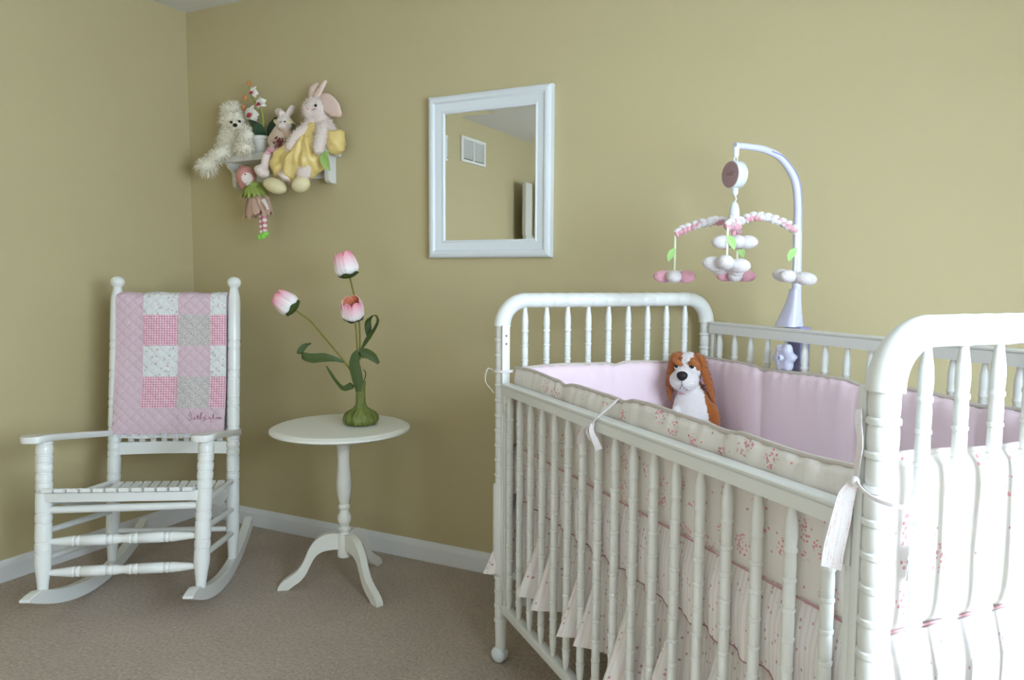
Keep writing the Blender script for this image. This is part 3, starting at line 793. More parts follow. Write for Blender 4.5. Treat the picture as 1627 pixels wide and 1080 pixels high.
# spindles
def spindle_mesh(L, name):
    R = .0099; bm = new()
    pr = [(0, .0062), (.008, .0066), (.025, .0088), (.04, R)]
    pr += ringed(.055, L-.075, R, .046, .0013)
    pr += [(L-.075-.005, R*.93), (L-.075-.0025, R+.0012), (L-.075+.0025, R+.0012), (L-.075+.005, R*.93), (L-.058, R*1.04), (L-.045, R*1.06), (L-.03, R*.95), (L-.015, .0072), (L-.006, .0062), (L, .006)]
    lathe(bm, (0, 0, 0), (0, 0, L), pr, 14); return bm
def end_panel(name, b):
    bm = new(); R = .0225
    zc = 1.125; q = .078
    for s in (0, 1):
        pts = []
        for k in range(15):
            a = PI/2*k/14; aa = q-q*math.cos(a); zz = zc-q+q*math.sin(a); pts.append(c(aa if s == 0 else WC-aa, b, zz))
        tube(bm, pts, [.0255, .0245, .0238, .0232, .0228], 22, 28)
    L = WC-2*q; pr = [(0, R)]
    n = round(L/RS); s_ = L/n
    for k in range(1, n):
        t = k*s_; pr += [(t-.003, R*1.0), (t-.0008, R*.955), (t+.0008, R*.955), (t+.003, R*1.0), (t+s_*.5, R*1.03)]
    pr += [(L, R)]
    lathe(bm, c(q, b, zc), c(WC-q, b, zc), pr, 22)
    p = obj(name, bm, M['paint'], crib, sharp=50)
    for s in (0, 1):
        bm = new(); R2 = .0200
        pr = [(0, .0), (.0, .0165), (.004, .0175), (.03, .0175), (.085, .0192), (.09, .0195)]
        pr = [(0, .0165), (.004, .0178), (.03, .0178), (.085, .0195)]+ringed(.097, 1.05-.035, R2)+[(1.05-.035, R2), (1.05-.03, R2*1.1), (1.05-.024, R2*1.12)]
        pr += [(1.012, R2), (1.02, R2*1.02)]
        pr = sorted(pr); lathe(bm, c(s*WC, b, .038), c(s*WC, b, 1.06), pr, 24); obj('post', bm, M['paint'], p, sharp=50)
    bm = new(); box(bm, c(.018, b+.013, .17), c(WC-.018, b-.013, .215), .004); obj('lower_rail', bm, M['paint'], p)
    return p
head = end_panel('head_end', 0); foot = end_panel('foot_end', LC)
esp = obj('spindle', spindle_mesh(1.105-.208, 'spindle'), M['paint'], head, sharp=50)
for k in range(9):
    a = .0745+.0726*k
    if k == 0: esp.location = c(a, 0, .21)
    else: dup(esp, head, c(a, 0, .21))
    dup(esp, foot, c(a, LC, .21))
def side_panel(name, a, zt, zb):
    bm = new(); w = .0145
    RP = [(-w, zb), (w, zb), (w, zt-.011), (w-.006, zt-.009), (w-.006, zt-.007), (w+.001, zt-.006), (w+.001, zt-.002), (w-.002, zt), (-w+.002, zt), (-w-.001, zt-.002), (-w-.001, zt-.006), (-w+.003, zt-.007), (-w+.003, zt-.009), (-w, zt-.011)]
    prism(bm, RP, lambda u, v, t: c(a+u, t, v), .036, LC-.036)
    box(bm, c(a-.013, LC-.036, .172), c(a+.013, .036, .198), .003)
    for b in (.042, LC-.042): box(bm, c(a-.008, b+.006, .19), c(a+.008, b-.006, zb+.004), .002)
    p = obj(name, bm, M['paint'], crib, sharp=30)
    return p
front = side_panel('drop_side', 0, .880, .847); back = side_panel('fixed_side', WC, 1.051, 1.014)
fsp = obj('spindle', spindle_mesh(.655, 'spindle'), M['paint'], front, sharp=50)
bsp = obj('spindle', spindle_mesh(.822, 'spindle'), M['paint'], back, sharp=50)
FB = [.0655+.0766*k for k in range(17)]
for k, b in enumerate(FB):
    if k == 0: fsp.location = c(0, b, .195); bsp.location = c(WC, b+.009, .195)
    else:
        dup(fsp, front, c(0, b, .195)); dup(bsp, back, c(WC, b+.009-.0007*k, .195))
# sliding tracks, latches, sleeves on the front posts
for b, s in ((0, 1), (LC, -1)):
    bm = new(); box(bm, c(-.012, b+s*.033, .24), c(.012, b+s*.019, 1.052), .002)
    tr = obj('slide_track', bm, M['paint'], crib)
    bm = new()
    for z in (1.021, .997): lathe(bm, c(.0, b+s*.0325, z), c(.0, b+s*.0338, z), [(0, .0036), (.0006, .0036), (.0008, .002)], 10)
    obj('screw', bm, M['screw'], tr)
    bm = new(); lathe(bm, c(0, b, .28), c(0, b, .565), [(0, .021), (.012, .0265), (.275, .0265), (.283, .0255), (.285, .022)], 24); obj('sleeve', bm, M['paint'], crib)
    bm = new(); box(bm, c(-.012, b+s*.049, .795), c(.010, b+s*.036, .852), .002); box(bm, c(-.010, b+s*.062, .82), c(.008, b+s*.047, .85), .003); obj('latch', bm, M['paint'], crib)
# casters
def caster(a, b, rot):
    bm = new(); r = .025
    for s in (-1, 1):
        ell(bm, (s*.0075, 0, r+.0005), (.0165, r, r), seg=18, fn=lambda p: V(max(p.x*s, -.35)*s, p.y, p.z))
    lathe(bm, (0, 0, .046), (0, 0, .064-.02), [(0, .009)], 10) if False else None
    lathe(bm, (.0, .0, .040), (0, 0, .0545-.012), [(0, .008), (.0025, .008)], 12)
    o = obj('caster', bm, M['white_plastic'], crib); o.location = c(a, b, 0); o.rotation_euler = (0, 0, rot); return o
for a, b, r in ((-.004, 0, .5), (WC, .0, 1.3), (0, LC, .2), (WC, LC, 2.0)): caster(a, b, r)
# spring base that carries the mattress
bm = new()
for lo, hi in ((c(.062, .062, .535), c(.08, LC-.062, .555)), (c(WC-.08, .062, .535), c(WC-.062, LC-.062, .555)), (c(.062, .062, .535), c(WC-.062, .08, .555)), (c(.062, LC-.08, .535), c(WC-.062, LC-.062, .555))):
    l = V(min(lo.x, hi.x), min(lo.y, hi.y), min(lo.z, hi.z)); h = V(max(lo.x, hi.x), max(lo.y, hi.y), max(lo.z, hi.z)); box(bm, l, h)
for k in range(12): box(bm, c(.07, .12+k*.1+.01, .542), c(WC-.07, .12+k*.1-.01, .552))
for s in (.0, 1):
    for b in (0, LC): tube(bm, [c(.012+s*(WC-.024), b+(.012 if b == 0 else -.012), .545), c(.07+s*(WC-.14), b+(.07 if b == 0 else -.07), .545)], .007, 8)
obj('mattress_support', bm, M['metal'], crib)

# ------------------------------------------------------------------ mattress
mt = thing('mattress', 'white crib mattress lying inside the bumpers under the plush dog', 'mattress', CO+V(0, 0, .5555), CT)
bm = new(); box(bm, c(.052, LC-.052, 0), c(WC-.052, .052, .125), .03, seg=4); obj('mattress_pad', bm, M['sheet'], mt)

# ------------------------------------------------------------------ bumper
bp = thing('crib_bumper', 'padded crib bumper, floral outside and plain pink inside, tied round the crib', 'crib bumper', CO, CT)
def pad(name, f, L, zt, seams, flip, wav=.004, z0=.69, seed=1):
    """f(s, off, z): s along, off outward"""
    rg = random.Random(seed); ph = [rg.random()*6 for _ in range(6)]
    def top(s): return zt+wav*math.sin(s*9+ph[0])+wav*.6*math.sin(s*21+ph[1])-.008*sum(math.exp(-((s-q)/.02)**2) for q in seams[1:-1])
    def bulge(s, v):
        d = min(abs(s-q) for q in seams); m = min(1, d/.075)
        return (.06+.94*math.sqrt(max(0, m*(2-m))))*math.sqrt(max(0, min(1, v/.2)*(2-min(1, v/.2))))*math.sqrt(max(0, min(1, (1-v)/.2)*(2-min(1, (1-v)/.2))))
    def wr(s, v): return .0020*math.sin(s*160+ph[2]+2*math.sin(s*13))*(v**5)+.0009*math.sin(s*97+ph[3]+v*3)+.001*math.sin(s*47+v*7+ph[4])
    bm = new(); nu = int(L/.008); nv = 18
    fo = lambda u, v: f(u*L, .004+.013*bulge(u*L, v)+wr(u*L, v), z0+(top(u*L)-z0)*v)
    fi = lambda u, v: f(u*L, -.004-.012*bulge(u*L, v)-wr(u*L, v)*(.25+.75*v**8), z0+(top(u*L)-z0)*v)
    uvf = lambda u, v: (u*L+seed*.37, v*.235+seed*.21)
    A = grid(bm, nu, nv, fo, uvf, 0); B = grid(bm, nu, nv, fi, uvf, 1)
    e = [(i, 0) for i in range(nu+1)]+[(nu, j) for j in range(1, nv+1)]+[(i, nv) for i in range(nu-1, -1, -1)]+[(0, j) for j in range(nv-1, 0, -1)]
    for k in range(len(e)):
        a, b = e[k], e[(k+1) % len(e)]; bm.faces.new((A[a[0]][a[1]], A[b[0]][b[1]], B[b[0]][b[1]], B[a[0]][a[1]]))
    p = obj(name, bm, [M['floral'], M['pink']], bp, sharp=70)
    bm = new(); tube(bm, [f(L*k/40, 0, top(L*k/40)+.002) for k in range(41)], .0052, 8, 200); obj('piping', bm, M['floral_pipe'], p)
    bm = new(); tube(bm, [f(L*k/40, .006, z0-.001) for k in range(41)], .0022, 8, 120); obj('lower_piping', bm, M['pink_trim'], p)
    return p
FA = .036
pad('front_pad', lambda s, o, z: c(FA-o, .024+s, z), LC-.048, .921, [0, .34, .62, .98, LC-.048], 0, .003, seed=1)
pad('head_pad', lambda s, o, z: c(.05+s, FA-o, z), WC-.10, .923, [0, .32, WC-.10], 0, .003, seed=2)
pad('back_pad', lambda s, o, z: c(WC-FA+o, .024+s, z), LC-.048, .93, [0, .31, .66, .98, LC-.048], 1, .003, seed=3)
pad('foot_pad', lambda s, o, z: c(.05+s, LC-FA+o, z), WC-.10, .94, [0, .32, WC-.10], 1, .003, seed=4)
# ribbon ties
def tie(parts):
    bm = new()
    for pts, w, sd in parts: ribbon(bm, pts, w, sd)
    return obj('tie', bm, M['ribbon'], bp)
up = V(0, 0, 1); al = c(0, 1, 0); ac = c(1, 0, 0)
bt = .634
tie([([c(.030, bt, .922), c(.012, bt, .908), c(-.012, bt-.004, .889), c(-.022, bt-.012, .876), c(-.026, bt-.02, .862)], [.007, .008, .008, .007, .007], al),
     ([c(-.024, bt-.018, .866), c(-.030, bt-.012, .85), c(-.027, bt+.002, .83), c(-.023, bt+.012, .812)], [.008, .011, .014, .016], c(.86, .5, 0)),
     ([c(-.026, bt-.02, .866), c(-.032, bt-.03, .85), c(-.028, bt-.028, .835), c(-.022, bt-.016, .822)], [.006, .008, .010, .008], al+up),
     ([c(-.026, bt-.02, .864), c(-.032, bt-.045, .85), c(-.030, bt-.062, .832), c(-.024, bt-.075, .808)], [.006, .009, .013, .015], c(.86, .5, 0))])
nb = LC-.016
tie([([c(.03, nb-.004, .922), c(.01, nb-.01, .926), c(-.016, nb-.008, .922)], [.008, .008, .008], up),
     ([c(-.018, nb-.008, .925), c(-.026, nb+.002, .92), c(-.030, nb+.018, .913), c(-.030, nb+.04, .908), c(-.022, nb+.062, .906), (c(0, nb+.068, .905))], [.006, .006, .005, .005, .005, .005], up),
     ([c(-.018, nb-.008, .924), c(-.028, nb-.014, .90), c(-.030, nb-.02, .865), c(-.030, nb-.030, .82), c(-.028, nb-.036, .79)], [.010, .021, .025, .027, .027], c(.655, .755, 0)),
     ([c(-.018, nb-.008, .924), c(-.022, nb-.004, .95), c(-.026, nb+.003, .975), c(-.024, nb-.003, 1.0), c(-.020, nb-.008, 1.02)], [.008, .010, .009, .011, .010], al)])
bm = new(); ell(bm, c(-.022, nb-.006, .921), (.0065, .007, .008), seg=10); obj('tie_knot', bm, M['ribbon'], bp)
tie([([c(.025, .028, .915), c(.012, .016+.026, .916), c(-.014, .036, .915), c(-.027, .010, .914), c(-.026, -.012, .913)], [.008]*5, up),
     ([c(-.026, -.012, .915), c(-.040, -.016, .92), c(-.048, -.018, .895), c(-.046, -.014, .875), c(-.030, -.012, .855), c(-.024, -.008, .845)], [.007, .009, .009, .007, .007, .006], [al, al, al, al, al])])
# care label on the foot end
bm = new(); solid_sheet(bm, 6, 6, lambda u, v: c(.068+.034*u, LC-.0115+.004*math.sin(v*2+u), .772+.055*v), lambda u, v: c(0, 1, 0), .001); lb = obj('care_label', bm, M['label'], bp)
bm = new()
for k in range(4):
    u = .072+.0075*k; w = (.0035, .0012, .002, .001)[k]; box(bm, c(u, LC-.0072+.002, .783), c(u+w, LC-.0072-.0, .812+.004*(k % 2)))
obj('label_print', bm, M['label_ink'], lb)

# ------------------------------------------------------------------ crib skirt: gathered band and flared ruffle
sk = thing('crib_skirt', 'striped white and pink gathered dust ruffle hanging inside the crib spindles', 'crib skirt', CO, CT)
def skirt(tag, f, L, gaps, zt, zm, zh, seed, flare, sp):
    rg = random.Random(seed); ph = [rg.random()*6 for _ in range(8)]
    def gath(s): return .0022*math.sin(s*150+ph[0])+.002*math.sin(s*93+ph[1])+.0018*math.sin(s*211+ph[2])
    uvf = lambda s, z: (s*1.25+seed, z)
    # band
    bm = new(); nu = int(L/.005); nv = 10
    def scal(s): return sum(math.exp(-((s-g)/.018)**2) for g in gaps)
    fb = lambda u, v: f(u*L, -.005+.010*min(1, v*2.5)+.5*gath(u*L)*(.4+v)+(.004*math.sin(v*PI))+.006*(v**2)*scal(u*L), zt+(zm-zt)*v-.010*v*scal(u*L)+.002*v*math.sin(u*L*70+ph[5]))
    solid_sheet(bm, nu, nv, fb, lambda u, v: f(0, -1, 0)-f(0, 0, 0), .003, lambda u, v: uvf(u*L, v*.155), 0)
    bd = obj(tag+'_band', bm, M['stripe'], sk, sharp=70)
    bm = new(); k = int(L/.012); tube(bm, [fb(i/k, 1)+(f(0, -.001, 0)-f(0, 0, 0)) for i in range(k+1)], .0021, 6, k*2); obj('hem_shade_line', bm, M['shade_line'], bd)  # dark tube stands in for the shadow under the band's scalloped edge
    # ruffle
    amp = {g: (flare(i) if flare else 0) for i, g in enumerate(gaps)}
    off = {g: rg.uniform(-.006, .006) for g in gaps}
    hz = {g: rg.uniform(-.016, .012) for g in gaps}
    def fr(u, v):
        s = u*L; o = -.019+1.3*gath(s)*(.5+.8*v); zz = 0; sh = 0
        for g in gaps:
            d = s-g-off[g]*v
            if abs(d) < .05:
                e = math.exp(-(abs(d)/.020)**2.6); o += amp[g]*(v**1.15)*e; zz += hz[g]*v*e
                sh -= .022*amp[g]/.06*v*e
        o += .010*v*math.sin(s*41+ph[3])*(.3 if flare else 1)-(.004 if flare else 0)*v
        return f(s+sh, o, zm+.02+(zh-zm-.02)*v+zz)
    bm = new(); nu = int(L/.0036); nv = 20
    solid_sheet(bm, nu, nv, fr, lambda u, v: f(0, -1, 0)-f(0, 0, 0), .0015, lambda u, v: uvf(u*L*1.5, v*.25), 0)
    obj(tag+'_ruffle', bm, M['stripe'], sk, sharp=70)
fg = [FB[0]-.040]+[(a+b)/2 for a, b in zip(FB, FB[1:])]+[FB[-1]+.04]
FLA = [.110, .016, .02, .082, .080, .034, .086, .07, .02, .08, .035, .078, .03, .082, .02, .07, .04, .08]
SB = .025
skirt('front', lambda s, o, z: c(SB-o, .008+s, z), LC-.016, [g-.008 for g in fg], .692, .545, .30, 11, lambda i: FLA[i], FB)
eg = [.0745-.036]+[.0745+.0726*(k+.5) for k in range(8)]+[.0745+.0726*8+.036]
skirt('foot', lambda s, o, z: c(.03+s, LC-SB+o, z), WC-.06, [g-.03 for g in eg], .684, .525, .29, 12, lambda i: (.06, .03, .05, .055, .02, .05, .04, .05, .03, .05)[i], None)
skirt('head', lambda s, o, z: c(.03+s, SB-o, z), WC-.06, [g-.03 for g in eg], .692, .545, .30, 13, lambda i: .008, None)
skirt('back', lambda s, o, z: c(WC-SB+o, .03+s, z), LC-.06, [g-.03 for g in fg[1:-1]], .692, .545, .30, 14, lambda i: (.02, .045, .03, .05)[i % 4], None)

# ------------------------------------------------------------------ plush dog in the crib corner
DG = CO+Vector((math.cos(CT), math.sin(CT), 0))*.585+V(math.sin(CT), -math.cos(CT), 0)*.155+V(0, 0, .682)
DS = 488.
d_view = V(CAM_P.x-DG.x, CAM_P.y-DG.y, 0).normalized(); d_r = V(-d_view.y, d_view.x, 0)
dog = thing('plush_dog', 'brown and white plush dog with long ears sitting in the crib corner', 'plush toy', DG)
def dp(px, py, f=0): return d_r*((px-1080)/DS)+V(0, 0, .968-.682-(py-557)/DS)+d_view*f
def drot(rx=0, rz=0, roll=0):
    B = Matrix((d_r, -d_view, V(0, 0, 1))).transposed()
    return B @ Matrix.Rotation(roll, 3, 'Y') @ Matrix.Rotation(rx, 3, 'X') @ Matrix.Rotation(rz, 3, 'Z')
bm = new()
ell(bm, dp(1079, 650, -.005), (.064, .055, .085), drot()); ell(bm, dp(1079, 678, .0), (.074, .062, .036), drot())
ell(bm, dp(1072, 583, -.012), (.046, .048, .049), drot()); ell(bm, dp(1076, 620, -.01), (.044, .04, .04), drot())
ell(bm, dp(1066, 600, .032), (.046, .045, .036), drot()); ell(bm, dp(1064, 590, .048), (.026, .03, .024), drot())
ell(bm, dp(1054, 665, .02), (.02, .024, .055), drot(.3)); ell(bm, dp(1110, 657, .01), (.021, .024, .052), drot(.2, 0, -.2))
ell(bm, dp(1042, 685, .06), (.026, .055, .024), drot()); ell(bm, dp(1118, 684, .055), (.026, .055, .024), drot(0, .3))
def dogmat(p, n):
    x = p.dot(d_r); f = p.dot(d_view); px = 1080+x*DS; py = 557-(p.z-(.968-.682))*DS
    if py < 618:
        if f > .012 and py > 579+max(0, abs(px-1064)-8)*.45: return 1
        w = 1066+(580-py)*.22
        if abs(px-w) < (6 if py > 566 else 9) and py < 596 and f > -.03: return 1
        return 0
    return 1 if (f > -.01 and abs(px-1075) < 20+(py-618)*.22) or (py > 676 and f > .07) else 0
body = fuse(bm, .005, 5, dogmat)
bo = obj('body', body, [M['dog_brown'], M['dog_white']], dog, sharp=180)
src = new(); src.from_mesh(bo.data); fb_, fw_ = new(), new(); rg = random.Random(5)
fur(src, fb_, 2600, .006, .0007, .2, rg, lambda p: dogmat(p, None) == 0); fur(src, fw_, 2200, .004, .0006, .2, rg, lambda p: dogmat(p, None) == 1); src.free()
obj('brown_fur', fb_, M['dog_brown'], dog); obj('white_fur', fw_, M['dog_white'], dog)
for s, pts in ((1, [dp(1082, 561, -.01), dp(1092, 570, .002), dp(1097, 590, .002), dp(1105, 615, .004), dp(1112, 642, .008)]), (-1, [dp(1062, 562, -.01), dp(1050, 568, .0), dp(1046, 590, -.004), dp(1044.5, 615, -.006), dp(1045, 637, -.004)])):
    bm = new(); tube(bm, pts, [.010, .018, .017, .020, .021, .014, .004], 14, 30, flat=.45 if s > 0 else .6); eb = fuse(bm, .0045, 3); eo = obj('ear', eb, M['dog_brown'], dog, sharp=180)
    src = new(); src.from_mesh(eo.data); q = new(); fur(src, q, 900, .006, .0007, .3, rg); src.free(); obj('ear_fur', q, M['dog_brown'], eo)
bm = new(); ell(bm, dp(1063, 591, .081), (.0165, .012, .0145), drot(), fn=lambda p: V(p.x*(1+.18*p.z), p.y, p.z)); obj('nose', bm, M['black'], dog)
for s, ex, ey, ef in ((1, 1078.5, 581, .042), (-1, 1055, 581, .036)):
    bm = new(); ell(bm, dp(ex, ey, ef-.006), (.009, .007, .010), drot(0, 0, .4*s)); e_ = obj('eye', bm, M['eye_white'], dog)
    bm = new(); ell(bm, dp(ex-1.2, ey-2, ef-.001), (.006, .004, .006), drot(), seg=12); obj('pupil', bm, M['black'], e_)
    bm = new(); tube(bm, [dp(ex-6*1, ey-9+2*s, ef-.006), dp(ex, ey-8, ef+.002), dp(ex+7, ey-3, ef-.006)], [.006, .009, .006], 10); obj('brow', bm, M['dog_brown'], dog)
bm = new(); tube(bm, [dp(1063, 597, .082), dp(1062.5, 604, .0815), dp(1060, 611, .076)], .0009, 6); tube(bm, [dp(1062.8, 603, .0815), dp(1066, 609, .078), dp(1072, 613, .070)], .0008, 6); obj('muzzle_stitch', bm, M['dark_eye'], dog)
bm = new(); tube(bm, [dp(1056, 617.5, .062), dp(1062, 618.5, .066), dp(1068, 620, .06)], [.001, .0022, .001], 6); obj('mouth', bm, M['mouth'], dog)
bm = new(); ribbon(bm, [dp(1093, 606, .02), dp(1097, 611, .018), dp(1095, 616, .022)], .006, d_view); ribbon(bm, [dp(1090, 613, .02), dp(1096, 613, .022)][:1]+[dp(1093, 611, .02), dp(1098, 606, .02)], .005, d_view); obj('neck_bow', bm, M['black'], dog)

# ------------------------------------------------------------------ crib mobile
mb = thing('crib_mobile', 'lavender musical crib mobile with hanging plush flowers clamped to the back rail', 'mobile', CO, CT)
PB = .37; PA = WC+.034
bm = new(); tube(bm, [c(PA, PB+.008, 1.08), c(PA, PB+.006, 1.2), c(PA, PB+.002, 1.33), c(PA-.001, PB, 1.42), c(PA-.018, PB, 1.484), c(PA-.066, PB, 1.536), c(PA-.125, PB, 1.557), c(PA-.18, PB, 1.5615), c(.545, PB, 1.562)], [.0135, .013, .0125, .012, .0115, .0105, .0095, .009, .009], 16, 64)
pole = obj('pole', bm, M['lavender'], mb, sharp=60)
bm = new(); tube(bm, [c(PA+.003, PB+.0125, 1.30), c(PA+.002, PB+.0118, 1.42), c(PA-.014, PB+.011, 1.488), c(PA-.064, PB+.010, 1.538), c(PA-.11, PB+.0095, 1.553)], .0018, 6, 40); obj('seam', bm, M['lavender_dark'], pole)
bm = new(); rs = []
for z, w0, w1, dd in ((1.165, .350+.013, .392, .013), (1.14, .356, .393, .0145), (1.12, .349, .394, .017), (1.095, .336, .395, .021), (1.07, .324, .396, .026), (1.054, .318, .397, .029)):
    q = []
    for j in range(20):
        a = 2*PI*j/20; ca, sa = math.cos(a), math.sin(a); e = .55
        q.append(c(PA-.012+dd*math.copysign(abs(ca)**e, ca)*1.0+.006, (w0+w1)/2+(w1-w0)/2*math.copysign(abs(sa)**e, sa), z))
    rs.append(q)
rings(bm, rs); obj('clamp', bm, M['lavender'], mb, sharp=50)
bm = new(); l, h = c(WC+.0165, .418, .925), c(WC+.055, .352, 1.056); box(bm, (l.x, l.y, l.z), (h.x, h.y, h.z), .006); obj('clamp_jaw', bm, M['lavender_dark'], mb)
bm = new(); kc = c(WC-.036, .405, .968); seg = 84; rs = []
def kr(j, f): a = 2*PI*j/seg; return (.038+.0046*math.cos(6*a+.6))*f, a
for f, x in ((.3, .018), (.88, .018), (1.0, .013), (1.0, .002), (.9, -.003), (.55, -.005), (.5, -.003), (.1, -.003)):
    rs.append([kc+V(x, math.cos(kr(j, f)[1])*kr(j, f)[0], math.sin(kr(j, f)[1])*kr(j, f)[0]) for j in range(seg)])
rings(bm, rs); kn = obj('clamp_knob', bm, M['lavender'], mb, sharp=50)
bm = new(); lathe(bm, kc+V(-.002, 0, 0), kc+V(-.014, 0, 0), [(0, .0095), (.010, .009), (.012, .008), (.012, .0045), (.004, .004)], 18); lathe(bm, kc+V(.01, 0, 0), kc+V(.055, 0, 0), [(0, .006), (.045, .006)], 10); obj('knob_screw', bm, M['lavender'], kn)
# music drum
mc = c(.55, PB, 1.482)
bm = new(); lathe(bm, mc+V(.018, 0, 0), mc+V(-.018, 0, 0), [(0, .02), (.002, .034), (.006, .0375), (.03, .0385), (.035, .038), (.036, .0365)], 36); drum = obj('music_box', bm, M['white_plastic'], mb, sharp=45)
bm = new(); lathe(bm, mc+V(-.0178, 0, 0), mc+V(-.019, 0, 0), [(0, .0362), (.0010, .0358), (.0012, .034)], 36); fc = obj('front_disc', bm, M['mauve'], drum)
bm = new()
for pts in ([(-.016, .002), (-.012, .008), (-.009, -.004), (-.005, .005), (-.002, -.003), (.002, .004), (.006, -.003), (.010, .006), (.014, -.001)],): tube(bm, [mc+V(-.0192, u, v) for u, v in pts], .0006, 6)
obj('emblem', bm, M['mauve_dark'], fc)
bm = new()
lathe(bm, c(.55, PB, 1.558), c(.55, PB, 1.528), [(0, .0085), (.022, .0085), (.028, .006), (.03, .004)], 14)
tube(bm, [mc+V(0, 0, .056)+V(0, .006*math.cos(t*2*PI/10), .008*math.sin(t*2*PI/10)) for t in range(11)], .0018, 6, 40)
lathe(bm, c(.55, PB, 1.51), c(.55, PB, 1.518), [(0, .008), (.008, .005)], 12)
tube(bm, [mc+V(0, 0, .044)+V(.006*math.cos(t*2*PI/10), 0, .008*math.sin(t*2*PI/10)) for t in range(11)], .0018, 6, 40)
lathe(bm, c(.55, PB, 1.446), c(.55, PB, 1.424), [(0, .009), (.014, .009), (.02, .006), (.022, .004)], 14)
tube(bm, [c(.55, PB, 1.426), c(.553, PB+.002, 1.415), c(.55, PB-.003, 1.405), c(.548, PB, 1.395)], .0022, 6)
obj('hanger', bm, M['white_plastic'], mb)
bm = new(); lathe(bm, c(.55, PB, 1.345), c(.55, PB, 1.408), [(0, .015), (.03, .0145), (.045, .013), (.055, .010), (.062, .005), (.064, .002)], 18); obj('hub', bm, M['white_plastic'], mb)
# directions of the four fabric arms in crib coordinates
def wdir(ang):
    w = V(math.cos(ang), math.sin(ang), 0); return Matrix.Rotation(-CT, 3, 'Z') @ w
hubp = c(.55, PB, 1.348)
def ruched(ang, L, drop, seed, tilt=0):
    rg = random.Random(seed); d = wdir(ang); bm = new()
    pts = [hubp+d*.012, hubp+d*L*.35+V(0, 0, .004+tilt), hubp+d*L*.72+V(0, 0, -.010+tilt), hubp+d*L+V(0, 0, -drop)]
    n = 40; Pn = spline(pts, n); rs = []; seg = 12
    for i, p in enumerate(Pn):
        t = (Pn[min(i+1, n)]-Pn[max(i-1, 0)]).normalized(); x, y = frame_of(t); r = .0085*(1+.28*math.sin(i*1.9+seed)) * (.75 if i in (0, n) else 1)
        rs.append([p+(x*math.cos(2*PI*j/seg)+y*math.sin(2*PI*j/seg))*r*(1+.22*math.sin(3*2*PI*j/seg+i*.8)) for j in range(seg)])
    rings(bm, rs)
    for f in bm.faces:
        f.material_index = 1 if math.sin(f.calc_center_median().dot(d)*75+f.calc_center_median().z*90+seed) > -.1 else 0
    a = obj('arm', bm, [M['plush_white'], M['plush_pink']], mb, sharp=80)
    bm = new(); k = 9
    for i in range(k):
        p = Pn[int(n*(i+.6)/k)]; ell(bm, p+V(0, 0, .009), (.013, .008, .008), Matrix.Rotation(rg.uniform(-.6, .6)+ang-CT, 3, 'Z') @ Matrix.Rotation(rg.uniform(-.5, .5), 3, 'Y'), seg=10)
    obj('arm_frill', bm, M['plush_white'], a)
    return Pn[-1]
def flower(p, size, rot, cols, name='hanging_flower', tilt=(0, 0)):
    bm = new(); R3 = Matrix.Rotation(tilt[0], 3, 'X') @ Matrix.Rotation(tilt[1], 3, 'Y')
    for k in range(5):
        a = rot+2*PI*k/5; d = V(math.cos(a), math.sin(a), -.12)
        rr = R3 @ Matrix.Rotation(a, 3, 'Z')
        ell(bm, p+R3 @ (d*size*.56), (size*.48, size*.36, size*.30), rr, 16, cols[k])
    ell(bm, p+V(0, 0, .003), (size*.26, size*.26, size*.2), R3, 14, 0)
    return obj(name, bm, [M['plush_white'], M['plush_pink']], mb, sharp=180)
def hang(top, zf, size, rot, cols, leafz, ls, tilt=(0, 0)):
    p = V(top.x, top.y, zf); fo = flower(p, size, rot, cols, tilt=tilt)
    bm = new(); ribbon(bm, [top, top.lerp(p, .5)+V(.001, .001, 0), p+V(0, 0, .008)], .005, wdir(.18)); obj('string', bm, M['string'], fo)
    bm = new(); wd = wdir(.18)*ls; leaf(bm, [V(top.x, top.y, leafz+.012), V(top.x, top.y, leafz)+wd*.008, V(top.x, top.y, leafz-.012)+wd*.014, V(top.x, top.y, leafz-.026)+wd*.018], [.004, .02, .018, .003], wdir(.18)+V(0, 0, .3)); obj('leaf', bm, M['leaf_felt'], fo)
A0 = .20
e1 = ruched(A0+PI, .160, .030, 3); e2 = ruched(A0, .166, .026, 8, .012); e3 = ruched(A0-PI/2-.12, .150, .02, 5); e4 = ruched(A0+PI/2-.10, .150, .02, 9)
hang(e1, 1.203, .060, .3, [0, 0, 1, 0, 1], 1.268, -1)
hang(e2, 1.203, .060, .9, [0, 0, 0, 0, 0], 1.268, -1, (.1, .1))
hang(e3, 1.232, .062, .2, [0, 0, 0, 0, 0], 1.296, 1, (-.12, .22))
hang(e4, 1.206, .058, 1.4, [0, 1, 0, 1, 1], 1.282, 1)
flower(c(.55, PB, 1.300), .064, .5, [1, 1, 0, 0, 0], 'centre_flower')
bm = new(); tube(bm, [c(.55, PB, 1.35), c(.55, PB, 1.305)], .006, 8); ell(bm, c(.55, PB, 1.338), (.022, .022, .012), seg=14); obj('centre_puff', bm, M['plush_pink'], mb)

